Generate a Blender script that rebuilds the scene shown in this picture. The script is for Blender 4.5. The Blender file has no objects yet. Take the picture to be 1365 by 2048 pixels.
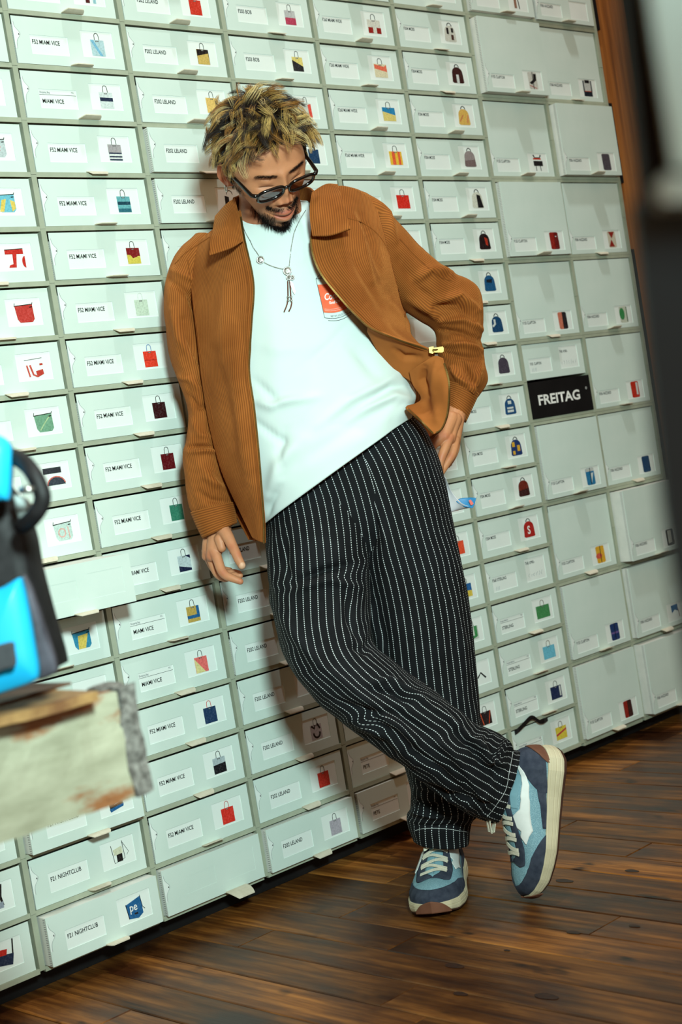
import bpy, bmesh, math, random
import numpy as np
from mathutils import Vector, Matrix
from mathutils.bvhtree import BVHTree

# ------------------------------------------------------------------ camera
sc = bpy.context.scene
COL = sc.collection
CAM = np.array([-1.7679, -2.6055, 0.9139])
RT = np.array([0.7114648, -0.68364472, -0.1626276])
UP = np.array([0.14678242, -0.08174621, 0.98578521])
FW = np.array([0.68722105, 0.72522235, -0.04218748])
FPX = 3005.0
cd = bpy.data.cameras.new('camera')
cam = bpy.data.objects.new('camera', cd)
COL.objects.link(cam)
m = Matrix.Identity(4)
for i in range(3):
    m[i][0] = RT[i]; m[i][1] = UP[i]; m[i][2] = -FW[i]; m[i][3] = CAM[i]
cam.matrix_world = m
cd.sensor_fit = 'VERTICAL'
cd.lens = 50.0
cd.sensor_height = 50.0 * 2048 / FPX
cd.sensor_width = cd.sensor_height * 1365 / 2048
cd.clip_start = 0.05
cd.dof.use_dof = True
cd.dof.focus_distance = 3.15
cd.dof.aperture_fstop = 5.0
sc.camera = cam

# ------------------------------------------------------------------ world, lights, exposure
w = bpy.data.worlds.new('world'); sc.world = w; w.use_nodes = True
bg = w.node_tree.nodes['Background']
bg.inputs[0].default_value = (1.0, 0.52, 0.25, 1)
bg.inputs[1].default_value = 0.24
def area(name, loc, target, size, power, color, sizey=None):
    l = bpy.data.lights.new(name, 'AREA'); l.energy = power; l.color = color
    l.size = size
    if sizey: l.shape = 'RECTANGLE'; l.size_y = sizey
    o = bpy.data.objects.new(name, l); COL.objects.link(o)
    o.location = loc
    o.rotation_euler = (Vector(target) - Vector(loc)).to_track_quat('-Z', 'Y').to_euler()
    return o
KEYPOS = CAM + RT * 0.28 + UP * 0.86 - FW * 0.20
kl = bpy.data.lights.new('key_flash', 'SPOT'); kl.energy = 510; kl.color = (0.74, 1.0, 0.95)
kl.spot_size = math.radians(68); kl.spot_blend = 1.0; kl.shadow_soft_size = .17
ko = bpy.data.objects.new('key_flash', kl); COL.objects.link(ko); ko.location = KEYPOS
ko.rotation_euler = (Vector((0.10, -.1, 1.12)) - Vector(KEYPOS)).to_track_quat('-Z', 'Y').to_euler()
area('ceiling_spot', (0.8, -1.25, 6.0), (0.8, 0.0, 1.4), 0.22, 85, (0.92, 1.0, 1.0))
area('room_bounce', (0.2, -2.2, 3.6), (0.6, -0.2, 0.6), 2.2, 16, (1.0, 0.70, 0.48))
area('stand_fill', CAM + RT * 1.25 + UP * .45 - FW * .35, CAM + RT * .26 + UP * .16 + FW * .46, .35, 7, (0.78, 1.0, 0.97))  # added fill, no real lamp here; brightens the near stand and its plate
sc.view_settings.view_transform = 'Standard'
sc.view_settings.look = 'None'
sc.view_settings.exposure = 0.13
sc.view_settings.gamma = 1.0
sc.view_settings.use_curve_mapping = False

# ------------------------------------------------------------------ helpers
def ray(x, y):
    return FW + (x - 682.5) / FPX * RT - (y - 1024) / FPX * UP
def D(x, y, w):
    return CAM + w * ray(x, y)
def onZ(x, y, z):
    d = ray(x, y); return CAM + (z - CAM[2]) / d[2] * d
def proj(P):
    d = np.asarray(P) - CAM; w = d @ FW
    return np.stack([682.5 + FPX * (d @ RT) / w, 1024 - FPX * (d @ UP) / w, w], -1)
def srgb(r, g, b):
    f = lambda c: (c / 255 / 12.92) if c / 255 <= .04045 else ((c / 255 + .055) / 1.055) ** 2.4
    return (f(r), f(g), f(b), 1)

def tag(o, label=None, cat=None, group=None, kind=None):
    if label: o['label'] = label
    if cat: o['category'] = cat
    if group: o['group'] = group
    if kind: o['kind'] = kind
    return o
def empty(name, loc=(0, 0, 0)):
    o = bpy.data.objects.new(name, None); COL.objects.link(o); o.location = loc
    o.empty_display_size = .05
    return o
def link(name, me, parent=None, loc=None):
    o = bpy.data.objects.new(name, me); COL.objects.link(o)
    if parent is not None: o.parent = parent
    if loc is not None: o.location = loc
    return o
def mesh(name, V, Fc, mats=(), midx=None, smooth=False, uv=None):
    me = bpy.data.meshes.new(name)
    me.from_pydata([tuple(map(float, v)) for v in V], [], [tuple(map(int, f)) for f in Fc])
    for mt in mats: me.materials.append(mt)
    if midx is not None: me.polygons.foreach_set('material_index', np.asarray(midx, dtype=np.int32))
    if smooth: me.polygons.foreach_set('use_smooth', np.ones(len(me.polygons), dtype=bool))
    if uv is not None:
        l = me.uv_layers.new(name='UVMap')
        idx = np.empty(len(me.loops), dtype=np.int32); me.loops.foreach_get('vertex_index', idx)
        l.data.foreach_set('uv', np.asarray(uv, dtype=np.float32)[idx].ravel())
    me.update()
    return me
class MB:
    """collects boxes, prisms, tubes into one mesh"""
    def __init__(s): s.V = []; s.F = []; s.M = []
    def add(s, V, Fc, mi=0):
        n = len(s.V); s.V += [tuple(v) for v in V]
        s.F += [tuple(i + n for i in f) for f in Fc]; s.M += [mi] * len(Fc)
    def box(s, x0, x1, y0, y1, z0, z1, mi=0):
        V = [(x0,y0,z0),(x1,y0,z0),(x1,y1,z0),(x0,y1,z0),(x0,y0,z1),(x1,y0,z1),(x1,y1,z1),(x0,y1,z1)]
        s.add(V, [(0,3,2,1),(4,5,6,7),(0,1,5,4),(1,2,6,5),(2,3,7,6),(3,0,4,7)], mi)
    def poly(s, pts, y, mi=0):
        """flat polygon in x,z facing -y"""
        s.add([(p[0], y, p[1]) for p in pts], [tuple(range(len(pts)))], mi)
    def tube(s, pts, r, n=6, mi=0, cap=True):
        pts = np.asarray(pts, float); r = np.broadcast_to(r, len(pts))
        T = np.gradient(pts, axis=0); T /= np.linalg.norm(T, axis=1, keepdims=True) + 1e-12
        a = np.array([0, 0, 1.0]) if abs(T[0][2]) < .9 else np.array([1.0, 0, 0])
        V = []; 
        for i in range(len(pts)):
            b = np.cross(T[i], a); b /= np.linalg.norm(b) + 1e-12; a = np.cross(b, T[i])
            for k in range(n):
                t = 2 * math.pi * k / n
                V.append(pts[i] + r[i] * (math.cos(t) * a + math.sin(t) * b))
        Fc = [(i*n+k, i*n+(k+1)%n, (i+1)*n+(k+1)%n, (i+1)*n+k) for i in range(len(pts)-1) for k in range(n)]
        if cap: Fc += [tuple(range(n))[::-1], tuple((len(pts)-1)*n+k for k in range(n))]
        s.add(V, Fc, mi)
    def ball(s, c, r, n=8, mi=0, R=None):
        c = np.asarray(c, float); r = np.broadcast_to(np.asarray(r, float), 3)
        V = []; 
        for i in range(n + 1):
            for k in range(2 * n):
                a = math.pi * i / n; b = math.pi * k / n
                p = r * np.array([math.sin(a)*math.cos(b), math.sin(a)*math.sin(b), math.cos(a)])
                V.append(c + (R @ p if R is not None else p))
        Fc = [(i*2*n+k, (i+1)*2*n+k, (i+1)*2*n+(k+1)%(2*n), i*2*n+(k+1)%(2*n)) for i in range(n) for k in range(2*n)]
        s.add(V, Fc, mi)
    def mesh(s, name, mats, smooth=False):
        return mesh(name, s.V, s.F, mats, s.M, smooth)
    def obj(s, name, mats, parent=None, smooth=False, loc=None):
        if not isinstance(mats, (list, tuple)): mats = [mats]
        return link(name, s.mesh(name, mats, smooth), parent, loc)

# ------------------------------------------------------------------ materials
def nodes(name):
    mt = bpy.data.materials.new(name); mt.use_nodes = True
    nt = mt.node_tree; b = nt.nodes['Principled BSDF']
    return mt, nt, b
def N(nt, typ, **kw):
    n = nt.nodes.new(typ)
    for k, v in kw.items():
        if k.startswith('i_'):
            key = k[2:]; key = int(key) if key.isdigit() else key
            n.inputs[key].default_value = v
        else: setattr(n, k, v)
    return n
def mixrgb(nt, fac, a, b, blend='MIX'):
    n = nt.nodes.new('ShaderNodeMix'); n.data_type = 'RGBA'; n.blend_type = blend
    for s, v in ((0, fac), (6, a), (7, b)):
        if isinstance(v, bpy.types.NodeSocket): nt.links.new(v, n.inputs[s])
        else: n.inputs[s].default_value = v
    return n.outputs[2]
def math_(nt, op, a, b=None, clamp=False):
    n = nt.nodes.new('ShaderNodeMath'); n.operation = op; n.use_clamp = clamp
    for i, v in enumerate((a, b)):
        if v is None: continue
        if isinstance(v, bpy.types.NodeSocket): nt.links.new(v, n.inputs[i])
        else: n.inputs[i].default_value = v
    return n.outputs[0]
def ramp(nt, fac, stops, interp='LINEAR'):
    n = nt.nodes.new('ShaderNodeValToRGB'); n.color_ramp.interpolation = interp
    e = n.color_ramp.elements
    while len(e) < len(stops): e.new(.5)
    for el, (p, c) in zip(e, stops): el.position = p; el.color = c
    nt.links.new(fac, n.inputs[0]); return n.outputs[0]
def noise(nt, vec, scale, detail=4, rough=.55):
    n = N(nt, 'ShaderNodeTexNoise'); n.inputs['Scale'].default_value = scale
    n.inputs['Detail'].default_value = detail; n.inputs['Roughness'].default_value = rough
    if vec is not None: nt.links.new(vec, n.inputs['Vector'])
    return n.outputs['Fac']
def objco(nt): return N(nt, 'ShaderNodeTexCoord').outputs['Object']
def uvco(nt): return N(nt, 'ShaderNodeTexCoord').outputs['UV']
def scaled(nt, vec, s):
    n = N(nt, 'ShaderNodeVectorMath', operation='MULTIPLY'); nt.links.new(vec, n.inputs[0]); n.inputs[1].default_value = s
    return n.outputs[0]
def bump(nt, b, h, dist, strength=1.0, prev=None):
    n = N(nt, 'ShaderNodeBump'); n.inputs['Strength'].default_value = strength; n.inputs['Distance'].default_value = dist
    nt.links.new(h, n.inputs['Height'])
    if prev is not None: nt.links.new(prev, n.inputs['Normal'])
    nt.links.new(n.outputs[0], b.inputs['Normal']); return n.outputs[0]
def var_mat(name, c1, c2, scale=8, rough=.8, spec=.3, bscale=None, bdist=.0005, metal=0, detail=5):
    mt, nt, b = nodes(name)
    co = objco(nt)
    f = noise(nt, co, scale, detail)
    nt.links.new(ramp(nt, f, [(.3, c1), (.7, c2)]), b.inputs['Base Color'])
    b.inputs['Roughness'].default_value = rough; b.inputs['Specular IOR Level'].default_value = spec
    b.inputs['Metallic'].default_value = metal
    if bscale: bump(nt, b, noise(nt, co, bscale, 4), bdist)
    return mt
M = {}
M['card'] = var_mat('white_cardboard', srgb(203,221,213), srgb(216,230,223), 5, .72, .25, 900, .00012)
M['cardside'] = var_mat('cardboard_side', srgb(214,216,210), srgb(226,226,220), 30, .75, .2)
M['paper'] = var_mat('label_paper', srgb(226,236,232), srgb(234,242,238), 9, .55, .35)
M['manila'] = var_mat('pull_tab_card', srgb(205,196,176), srgb(220,212,194), 60, .8, .2)
M['ink'] = var_mat('black_ink', srgb(16,15,16), srgb(26,24,26), 40, .6, .2)
M['greyink'] = var_mat('grey_ink', srgb(120,124,128), srgb(134,138,142), 40, .6, .2)
M['shelf'] = var_mat('shelf_board', srgb(154,162,142), srgb(174,180,160), 14, .7, .25, 300, .0002)
M['shelfdark'] = var_mat('shelf_inside', srgb(60,56,50), srgb(78,74,66), 14, .85, .2)
M['black'] = var_mat('black_paint', srgb(12,11,12), srgb(22,20,21), 12, .6, .3)
M['logo'] = var_mat('white_logo', srgb(235,235,232), srgb(245,245,242), 12, .5, .3)
_cm = {}
def vinyl(c):
    c = tuple(c)
    if c in _cm: return _cm[c]
    mt, nt, b = nodes('bag_print_colour')
    co = objco(nt)
    f = noise(nt, co, 260, 5, .65)
    dark = tuple(x * .72 for x in srgb(*c)[:3]) + (1,)
    lite = tuple(min(1, x * 1.05 + .05) for x in srgb(*c)[:3]) + (1,)
    nt.links.new(ramp(nt, f, [(.32, dark), (.5, srgb(*c)), (.72, lite)]), b.inputs['Base Color'])
    b.inputs['Roughness'].default_value = .35
    _cm[c] = mt; return mt

# ------------------------------------------------------------------ text
_tx = {}
def text_mesh(s, h, mat, sx=1.0, bold=0.0, spacing=1.0, align='LEFT'):
    k = (s, h, mat.name, sx, bold, align)
    if k in _tx: return _tx[k]
    cu = bpy.data.curves.new('txt', 'FONT'); cu.body = s; cu.size = 1; cu.resolution_u = 3
    cu.offset = bold; cu.space_character = spacing; cu.align_x = align; cu.fill_mode = 'FRONT'
    o = bpy.data.objects.new('txt', cu); COL.objects.link(o)
    dg = bpy.context.evaluated_depsgraph_get(); dg.update()
    me = bpy.data.meshes.new_from_object(o.evaluated_get(dg))
    bpy.data.objects.remove(o)
    n = len(me.vertices); co = np.empty(n * 3); me.vertices.foreach_get('co', co); co = co.reshape(-1, 3)
    k2 = h / .72
    out = np.stack([co[:, 0] * k2 * sx, np.zeros(n), co[:, 1] * k2], 1)   # x,z plane
    me.vertices.foreach_set('co', out.ravel()); me.materials.clear(); me.materials.append(mat); me.name = 'lettering'
    me.update(); _tx[k] = me; return me

# ------------------------------------------------------------------ the shelving wall
PX, PZ = .2934, .112
ZF = -.05          # floor level
RT0 = -4           # top row
def rz(r): return (16 - r) * PZ
rng = random.Random(5)
shelf = empty('shelving_unit', (0, 0, 0))
tag(shelf, 'tall pale green-grey shelving wall filled with white boxes behind the man', 'shelf')
UPW = .0125
def up_mesh(h):
    b = MB(); b.box(-UPW/2, UPW/2, 0, .30, 0, h - .0006); return b.mesh('upright', [M['shelf']])
um1 = up_mesh(PZ); um2 = up_mesh(2 * PZ)
for c in range(-1, 9):
    X = (c - 1) * PX
    r = RT0
    while r < 16:
        dbl = c >= 6 and False
        link('upright', um1, shelf, (X, 0.0 + (.0004 if (r + c) % 2 else 0), rz(r + 1))); r += 1
bb = MB(); bb.box(UPW/2 + .0003, PX - UPW/2 - .0003, .0006, .295, -.005, .005); bm1 = bb.mesh('shelf_board', [M['shelf']])
bb = MB(); bb.box(UPW/2 + .0003, PX - UPW/2 - .0003, .0006, .295, -.009, -.001); bb.box(UPW/2 + .0003, PX - UPW/2 - .0003, .0010, .295, -.0004, .0075); bm2 = bb.mesh('shelf_board', [M['shelf']])
for c in range(-1, 8):
    for r in range(RT0, 17):
        if c >= 6 and (r % 2): continue
        me = bm2 if c >= 6 else bm1
        link('shelf_board', me, shelf, ((c - 1) * PX, 0, rz(r)))
b = MB(); b.box(-2*PX, 7 * PX, .301, .312, 0, rz(RT0)); b.obj('back_board', M['shelfdark'], shelf)
b = MB(); b.box(-2*PX, 7 * PX, .055, .30, ZF, -.0055); b.obj('plinth', M['black'], shelf)
b = MB(); b.box(-2*PX, 7*PX + .006, .0, .30, rz(RT0) + .001, rz(RT0) + .03); b.obj('top_board', M['shelf'], shelf)

BW = .2705
def panel_mesh(W, H, holes, th=.0016, side=.0):
    """front panel with rectangular windows, rim faces included; x 0..W, z 0..H, front at y=0"""
    xs = sorted({0, W} | {h[0] for h in holes} | {h[1] for h in holes})
    zs = sorted({0, H} | {h[2] for h in holes} | {h[3] for h in holes})
    b = MB()
    def inh(x, z): return any(h[0] < x < h[1] and h[2] < z < h[3] for h in holes)
    for i in range(len(xs) - 1):
        for j in range(len(zs) - 1):
            x0, x1, z0, z1 = xs[i], xs[i+1], zs[j], zs[j+1]
            if inh((x0+x1)/2, (z0+z1)/2): continue
            b.add([(x0,0,z0),(x1,0,z0),(x1,0,z1),(x0,0,z1)], [(0,1,2,3)])
    for x0, x1, z0, z1 in holes:
        b.add([(x0,0,z0),(x1,0,z0),(x1,0,z1),(x0,0,z1),(x0,th,z0),(x1,th,z0),(x1,th,z1),(x0,th,z1)],
              [(0,4,5,1),(1,5,6,2),(2,6,7,3),(3,7,4,0)])
    b.add([(0,0,0),(W,0,0),(W,0,H),(0,0,H),(0,th,0),(W,th,0),(W,th,H),(0,th,H)],
          [(0,4,5,1)[::-1],(1,5,6,2)[::-1],(2,6,7,3)[::-1],(3,7,4,0)[::-1]])
    return b.mesh('front_panel', [M['card']])
def body_mesh(W, H, th=.0016, low=0):
    b = MB(); b.box(.0006, W - .0006, th, .255, .0006, H - .0006 - low)
    for i in range(int((H - low) / .0045)):                       # corrugated edge seen on the side
        z = .003 + i * .0045
        b.box(-.0002, .0007, .004, .010, z, z + .0006, 1)
    return b.mesh('box_body', [M['cardside'], M['greyink']])
H1, H2 = .0975, .2045
LAB1 = (.038, .132, .021, .061); PIC1 = (.166, .249, .023, .079)
PIC5 = (.162, .247, .020, .083); LAB5 = (.022, .122, .018, .058)
LAB2 = (.022, .120, .012, .050); PIC2 = (.160, .246, .012, .066)
KIND = {'a': (H1, LAB1, PIC1), 'm': (H1, LAB5, PIC5), 'd': (H2, LAB2, PIC2)}
PM = {k: panel_mesh(BW, v[0], [v[1], v[2]]) for k, v in KIND.items()}
BM = {H1: body_mesh(BW, H1, low=.016), H2: body_mesh(BW, H2, low=.016)}
BMF = {H1: body_mesh(BW, H1), H2: body_mesh(BW, H2)}
def card_mesh(r, name, inset=.001):
    b = MB(); b.box(r[0] - inset, r[1] + inset, .0013, .0016, r[2] - inset, r[3] + inset); return b.mesh(name, [M['paper']])
CARD = {k: (card_mesh(v[1], 'label_card'), card_mesh(v[2], 'picture_card')) for k, v in KIND.items()}
# pull tabs, three bends
def tab_mesh(drop, out, wd=.052):
    b = MB(); n = 4
    for i in range(n):
        t0, t1 = i / n, (i + 1) / n
        f = lambda t: (-out * t, -drop * t * t)
        g = lambda t: wd / 2 * (1 - .25 * t ** 3)
        (y0, z0), (y1, z1) = f(t0), f(t1)
        V = [(-g(t0), y0, z0), (g(t0), y0, z0), (g(t1), y1, z1), (-g(t1), y1, z1)]
        V += [(x, y, z + .0018) for x, y, z in V]
        b.add(V, [(0,3,2,1),(4,5,6,7),(0,1,5,4),(1,2,6,5),(2,3,7,6),(3,0,4,7)])
    return b.mesh('pull_tab', [M['manila']])
TABS = [tab_mesh(.004, .017), tab_mesh(.0005, .019), tab_mesh(.007, .015), tab_mesh(-.004, .020)]
def notch_mesh():
    b = MB(); n = 14
    pts = []
    for i in range(n + 1):                                # s-curve of the closure tongue
        t = i / n
        pts.append((.003 + .012 * math.exp(-((t - .45) / .19) ** 2) + .001 * t, .030 + .056 * (1 - t)))
    for i in range(n):
        (x0, z0), (x1, z1) = pts[i], pts[i+1]
        b.add([(.0004, -.0003, z0), (x0, -.0003, z0), (x1, -.0003, z1), (.0004, -.0003, z1)], [(3,2,1,0)], 0)
        b.add([(x0, -.0005, z0), (x0+.0007, -.0005, z0), (x1+.0007, -.0005, z1), (x1, -.0005, z1)], [(3,2,1,0)], 1)
    b.poly([(.0105, .0595), (.0135, .0575), (.0135, .0625)], -.0006, 2)
    return b.mesh('closure_tongue', [M['paper'], M['greyink'], M['ink']])
NOTCH = notch_mesh()

# --- bag pictures (flat print on the card), units of 1 cm around the window's middle
K = (24,22,24); W_ = (214,220,218)
def arc(cx, cz, rx, rz_, a0, a1, n=9):
    return [(cx + rx*math.cos(math.radians(a0+(a1-a0)*i/n)), cz + rz_*math.sin(math.radians(a0+(a1-a0)*i/n))) for i in range(n+1)]
def strip(pts, wd):
    o = []
    for i, (x, z) in enumerate(pts):
        a = pts[max(0, i-1)]; c = pts[min(len(pts)-1, i+1)]
        dx, dz = c[0]-a[0], c[1]-a[1]; l = math.hypot(dx, dz) or 1
        o.append((-dz/l*wd/2, dx/l*wd/2))
    return [(p[0]+q[0], p[1]+q[1]) for p, q in zip(pts, o)] + [(p[0]-q[0], p[1]-q[1]) for p, q in zip(pts, o)][::-1]
def tote(c1, c2=None, split=None, hc=K, extra=(), wd=1.55, flare=.05, labpos=.75, tagc=K):
    P = [([(-wd, -2.4), (wd+.1, -2.4), (wd+.1-flare, 1.0), (-wd-flare, 1.05)], c1)]
    if c2:
        a, b_ = split if split else (-.7, -.7)
        P.append(([(-wd, -2.4), (wd+.1, -2.4), (wd+.08, b_), (-wd, a)], c2))
    P += [(p, c) for p, c in extra]
    P.append((strip([(-.55, 1.0), (-.5, 1.9)] + arc(0, 1.9, .5, .55, 180, 0) + [(.55, 1.0)], .13), hc))
    P.append(([(-.35, labpos-.12), (.4, labpos-.1), (.4, labpos+.12), (-.35, labpos+.1)], tagc))
    P.append(([(-.25, labpos-.04), (.3, labpos-.03), (.3, labpos+.03), (-.25, labpos+.02)], W_))
    return P
def pouch(c1, extra=(), top=None):
    P = [([(-1.9, 1.3), (2.0, 1.5), (2.1, -1.5), (1.6, -2.1), (-1.1, -2.1), (-1.6, -1.4)], c1)]
    P += [(p, c) for p, c in extra]
    P.append((strip([(-1.95, 1.3), (2.05, 1.55)], .16), top or K))
    P.append((strip([(-1.95, 1.2), (-1.8, 1.9)], .12), K)); P.append((strip([(1.95, 1.45), (2.1, 1.9)], .14), K))
    P.append(([(1.3, .85), (1.9, .9), (1.9, 1.1), (1.3, 1.05)], K))
    return P
def pack(c1, c2=None, extra=()):
    body = arc(0, .2, 1.45, 1.6, 180, 0) + [(1.6, -2.3), (1.2, -2.5), (-1.2, -2.5), (-1.6, -2.2)]
    P = [(body, c1)]
    if c2: P.append(([(-1.5, -.9), (1.5, -.5), (1.6, -2.3), (1.2, -2.5), (-1.2, -2.5), (-1.6, -2.2)], c2))
    P += [(p, c) for p, c in extra]
    P.append((strip(arc(0, 1.6, .6, .9, 175, 5), .2), K))
    return P
def long_(c1, c2=None, extra=(), straps=True):
    P = [([(-1.0, -2.2), (-.7, -2.45), (.8, -2.45), (1.1, -2.2), (1.0, 2.1), (.7, 2.35), (-.8, 2.35), (-1.1, 2.1)], c1)]
    if c2: P.append(([(0, -2.45), (.8, -2.45), (1.1, -2.2), (1.0, 2.1), (.7, 2.35), (0, 2.35)], c2))
    P += [(p, c) for p, c in extra]
    if straps: P.append((strip([(.05, 2.4), (.05, -2.4)], .16), K))
    return P
RED=(196,42,34); NAVY=(28,44,72); TEAL=(48,128,138); YEL=(222,196,96); PINK=(196,92,122); BLUE=(30,96,150); LBL=(150,196,206)
GRN=(84,150,120); GREY=(120,116,124); MAR=(96,20,30); ORG=(226,84,44); BRN=(78,24,28); CREAM=(214,216,190)
def q(x0, z0, x1, z1): return [(x0, z0), (x1, z0), (x1, z1), (x0, z1)]
BOX = {}
def bx(c, r, text, pic, desc, **kw): BOX[(c, r)] = dict(text=text, pic=pic, desc=desc, **kw)
NC, MV, LE, BO, MW, MO, CL, HA = 'F21 NIGHTCLUB', 'F52 MIAMI VICE', 'F202 LELAND', 'F203 BOB', 'F260 MIAMI WIDE', 'F304 MOSS', 'F155 CLAPTON', 'F306 HAZZARD'
# column at the left edge of the frame
bx(-1, 14, '', [(strip([(1.6, 2.4), (1.2, 0), (1.5, -1.8)], .5), K), (q(.6, -2.2, 1.6, -1), (150,160,176))], 'black strap and grey pouch, cut by the left frame edge')
bx(-1, 15, '', [(strip([(2.2, 2.6), (1.9, -.2)], .3), K), ([(-2, -1.6), (1.6, -2.3), (2.1, -.2), (-2, .4)], NAVY), ([(-2, .2), (.6, -.1), (.9, 1.0), (-2, 1.4)], RED)], 'red and navy shoulder bag, lowest at the left frame edge')
bx(0, 1, '', pouch((186,200,202), [(strip(arc(0, -.2, .9, .9, 0, 330), .35), (204,150,150))]), 'pale pouch with pinkish ring, near the top left corner')
bx(0, 2, '', pouch((110,186,206), [([(-1.5, -2), (-.6, -2), (.2, .6), (-.8, .4)], YEL), ([(1.2, -2), (2, -1.4), (2, 0), (1.0, .4)], YEL)]), 'light blue pouch with yellow stripes, at the left frame edge')
bx(0, 3, '', [(q(-2, .6, 2, 1.6), RED), ([(-.4, .6), (.5, .6), (.1, -2.1), (-1.5, -2.1), (-1.3, -1.6), (-.5, -1.4)], RED), (arc(2.2, -1, .7, 1.2, 90, 270), RED), (strip([(-2, 1.5), (2, 1.7)], .15), K)], 'white pouch with bold red letter shapes')
bx(0, 4, '', pouch((190,58,52)), 'glossy red zip pouch')
bx(0, 5, '', [(strip([(-2, 1.4), (1.9, 1.7)], .1), K), (strip([(-1.6, .4), (-1.2, -2)], .35), (200,80,70)), (strip([(-.9, .4), (-.4, -1.6), (.4, -2)], .4), (200,80,70)), ([(.2, -.9), (1.8, -.6), (1.9, -1.6), (.4, -2.2)], (190,60,50)), (q(1.2, .2, 1.9, .6), (190,60,50))], 'white pouch with scattered red brush strokes')
bx(0, 6, '', pouch((112,160,132), [(strip([(-.9, -1.7), (.2, -.4), (1.4, .9)], .25), (168,196,150))]), 'green zip pouch')
bx(0, 7, '', [(q(-2, .5, 2, 1.7), (44,50,58)), (arc(.6, -1.9, 2.0, 1.7, 180, 0), (52,62,74)), (strip(arc(.6, -1.9, 2.0, 1.7, 180, 10), .25), (206,110,100))], 'dark grey pouch with a red-rimmed arch, beside the bag strap')
bx(0, 8, '', pouch((190,212,206), [(strip(arc(-.2, -.5, .75, .85, 0, 360, 16), .28), (214,168,160)), (strip([(1.2, .6), (1.4, -1.8)], .25), (214,168,160))]), 'pale pouch with a faint pink ring and bar')
bx(0, 9, None, None, 'blank front pulled far out above the bench', out=.122, blank=True)
bx(0, 10, '', pouch((50,140,176), [([(-.9, -2.1), (.7, -2.1), (1.6, .8), (-.7, .6)], YEL)]), 'blue pouch with a yellow panel, under the pulled-out box')
bx(0, 11, '', None, 'front mostly hidden just above the wooden bench end')
bx(0, 13, NC, [([(-1.9, 2), (1.4, 2.2), (1.6, -1.6), (-1.4, -2.2)], K), ([(-1.4, -2.2), (1.6, -1.6), (1.7, -1.0), (-1.6, -1.5)], BLUE), (strip([(-.4, -.8), (.5, -.6)], .1), W_)], 'black and blue flap bag, below the wooden bench end', out=.022)
bx(0, 14, NC, [(strip([(-1.4, 1.8), (-1.0, -2), (1.4, -1.5), (1.2, 2.2)], .13), K), (q(-.4, -1.9, .9, -.3), K), (strip([(1.2, 2.0), (1.9, .6), (2.4, -.4), (1.9, -1)], .08), K), ([(-1.1, .8), (1.0, 1.2), (1.1, -.3), (-.9, -.4)], CREAM)], 'pale bag with black outline straps, second from bottom')
bx(0, 15, NC, [([(-1.9, 1.0), (1.6, 1.9), (1.8, -1.7), (.6, -2.4), (-1.5, -2.0)], BLUE), (strip([(-1.9, 1.1), (-1.5, -2.0)], .15), K), (strip([(1.5, 2.1), (1.8, -.4), (2.3, -1)], .12), K), (q(-.2, -1.5, .6, -1.15), K)], 'blue bag printed with the white letters pe', out=.024, letters='pe')
# second column
bx(1, -2, MV, [(q(-.9, -2.2, .1, 2), BRN), (q(.9, -2.2, 1.6, 1.6), LBL)], 'dark brown and light blue strips, cut by the top edge')
bx(1, -1, MV, tote((176,206,212), extra=[([(-1.6, 1.0), (-.9, 1.0), (1.1, -2.4), (.4, -2.4)], (120,180,210))]), 'pale blue tote with a diagonal blue stripe')
bx(1, 0, 'MIAMI VICE', tote((208,220,220), extra=[(q(-1.5, -.9, 1.6, -.1), NAVY)]), 'white tote with one navy band', head=('Shopping Bag', 'F52'))
bx(1, 1, MV, tote((164,160,164), W_, (-.9, -.9), extra=[(q(-1.5, -1.0, 1.6, -.7), NAVY), (q(-1.5, -1.75, 1.6, -1.45), NAVY), (q(-1.5, -2.4, 1.6, -2.1), NAVY)]), 'grey tote with three navy stripes at its foot')
bx(1, 2, MV, tote((98,168,176), extra=[(q(-1.5, -.8, 1.6, -.1), (20,66,84)), (q(-1.5, -2.4, 1.6, -1.6), (40,104,120))]), 'teal tote with dark water-like bands')
bx(1, 3, MV, tote((128,22,26), (212,196,84), (-.4, -.8), extra=[([(-.9, -.2), (1.6, -.2), (.9, -.9), (-.2, -1.2)], (128,22,26))]), 'tote dark red above and yellow below')
bx(1, 4, MV, tote((200,218,198), tagc=K, hc=(210,222,214)), 'very pale green plain tote')
bx(1, 5, MV, tote((232,62,40), extra=[(q(-1.5, -1.0, 1.6, -.8), (190,40,28))], hc=(70,120,180)), 'bright orange-red tote with blue handles')
bx(1, 6, MV, tote((52,16,20)), 'blackish brown tote')
bx(1, 7, MV, tote((98,14,22)), 'deep wine red tote')
bx(1, 8, MV, tote((54,128,104)), 'emerald green tote')
bx(1, 9, MV, tote((196,210,214), extra=[([(-1.5, -1.1), (1.6, -1.9), (1.6, -2.4), (-1.5, -2.4)], (26,34,66)), ([(.3, 1.0), (1.6, 1.0), (1.6, .2)], (26,34,66))]), 'white tote with navy corners, half behind the pulled-out box')
bx(1, 10, 'MIAMI VICE', tote((196,164,84), extra=[(q(-1.55, -1.6, 1.6, -.9), BLUE), (q(.9, -1.6, 1.6, 1.0), BLUE)]), 'mustard tote with a blue L shape', head=('Shopping Bag', 'F52'))
bx(1, 11, 'MIAMI VICE', tote((236,112,108), extra=[([(-1.55, .8), (-1.5, -2.4), (.9, -2.4)], (226,214,150))]), 'pink and pale yellow tote', head=('Shopping Bag', 'F52'))
bx(1, 12, MV, tote((34,60,96), hc=(210,70,60)), 'navy blue tote with red handles')
bx(1, 13, MV, tote((176,190,196), (26,26,32), (-.5, -.3)), 'tote pale grey above and black below')
bx(1, 14, MV, tote((222,52,40), hc=(200,60,50)), 'shiny red tote, second from the bottom')
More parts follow.
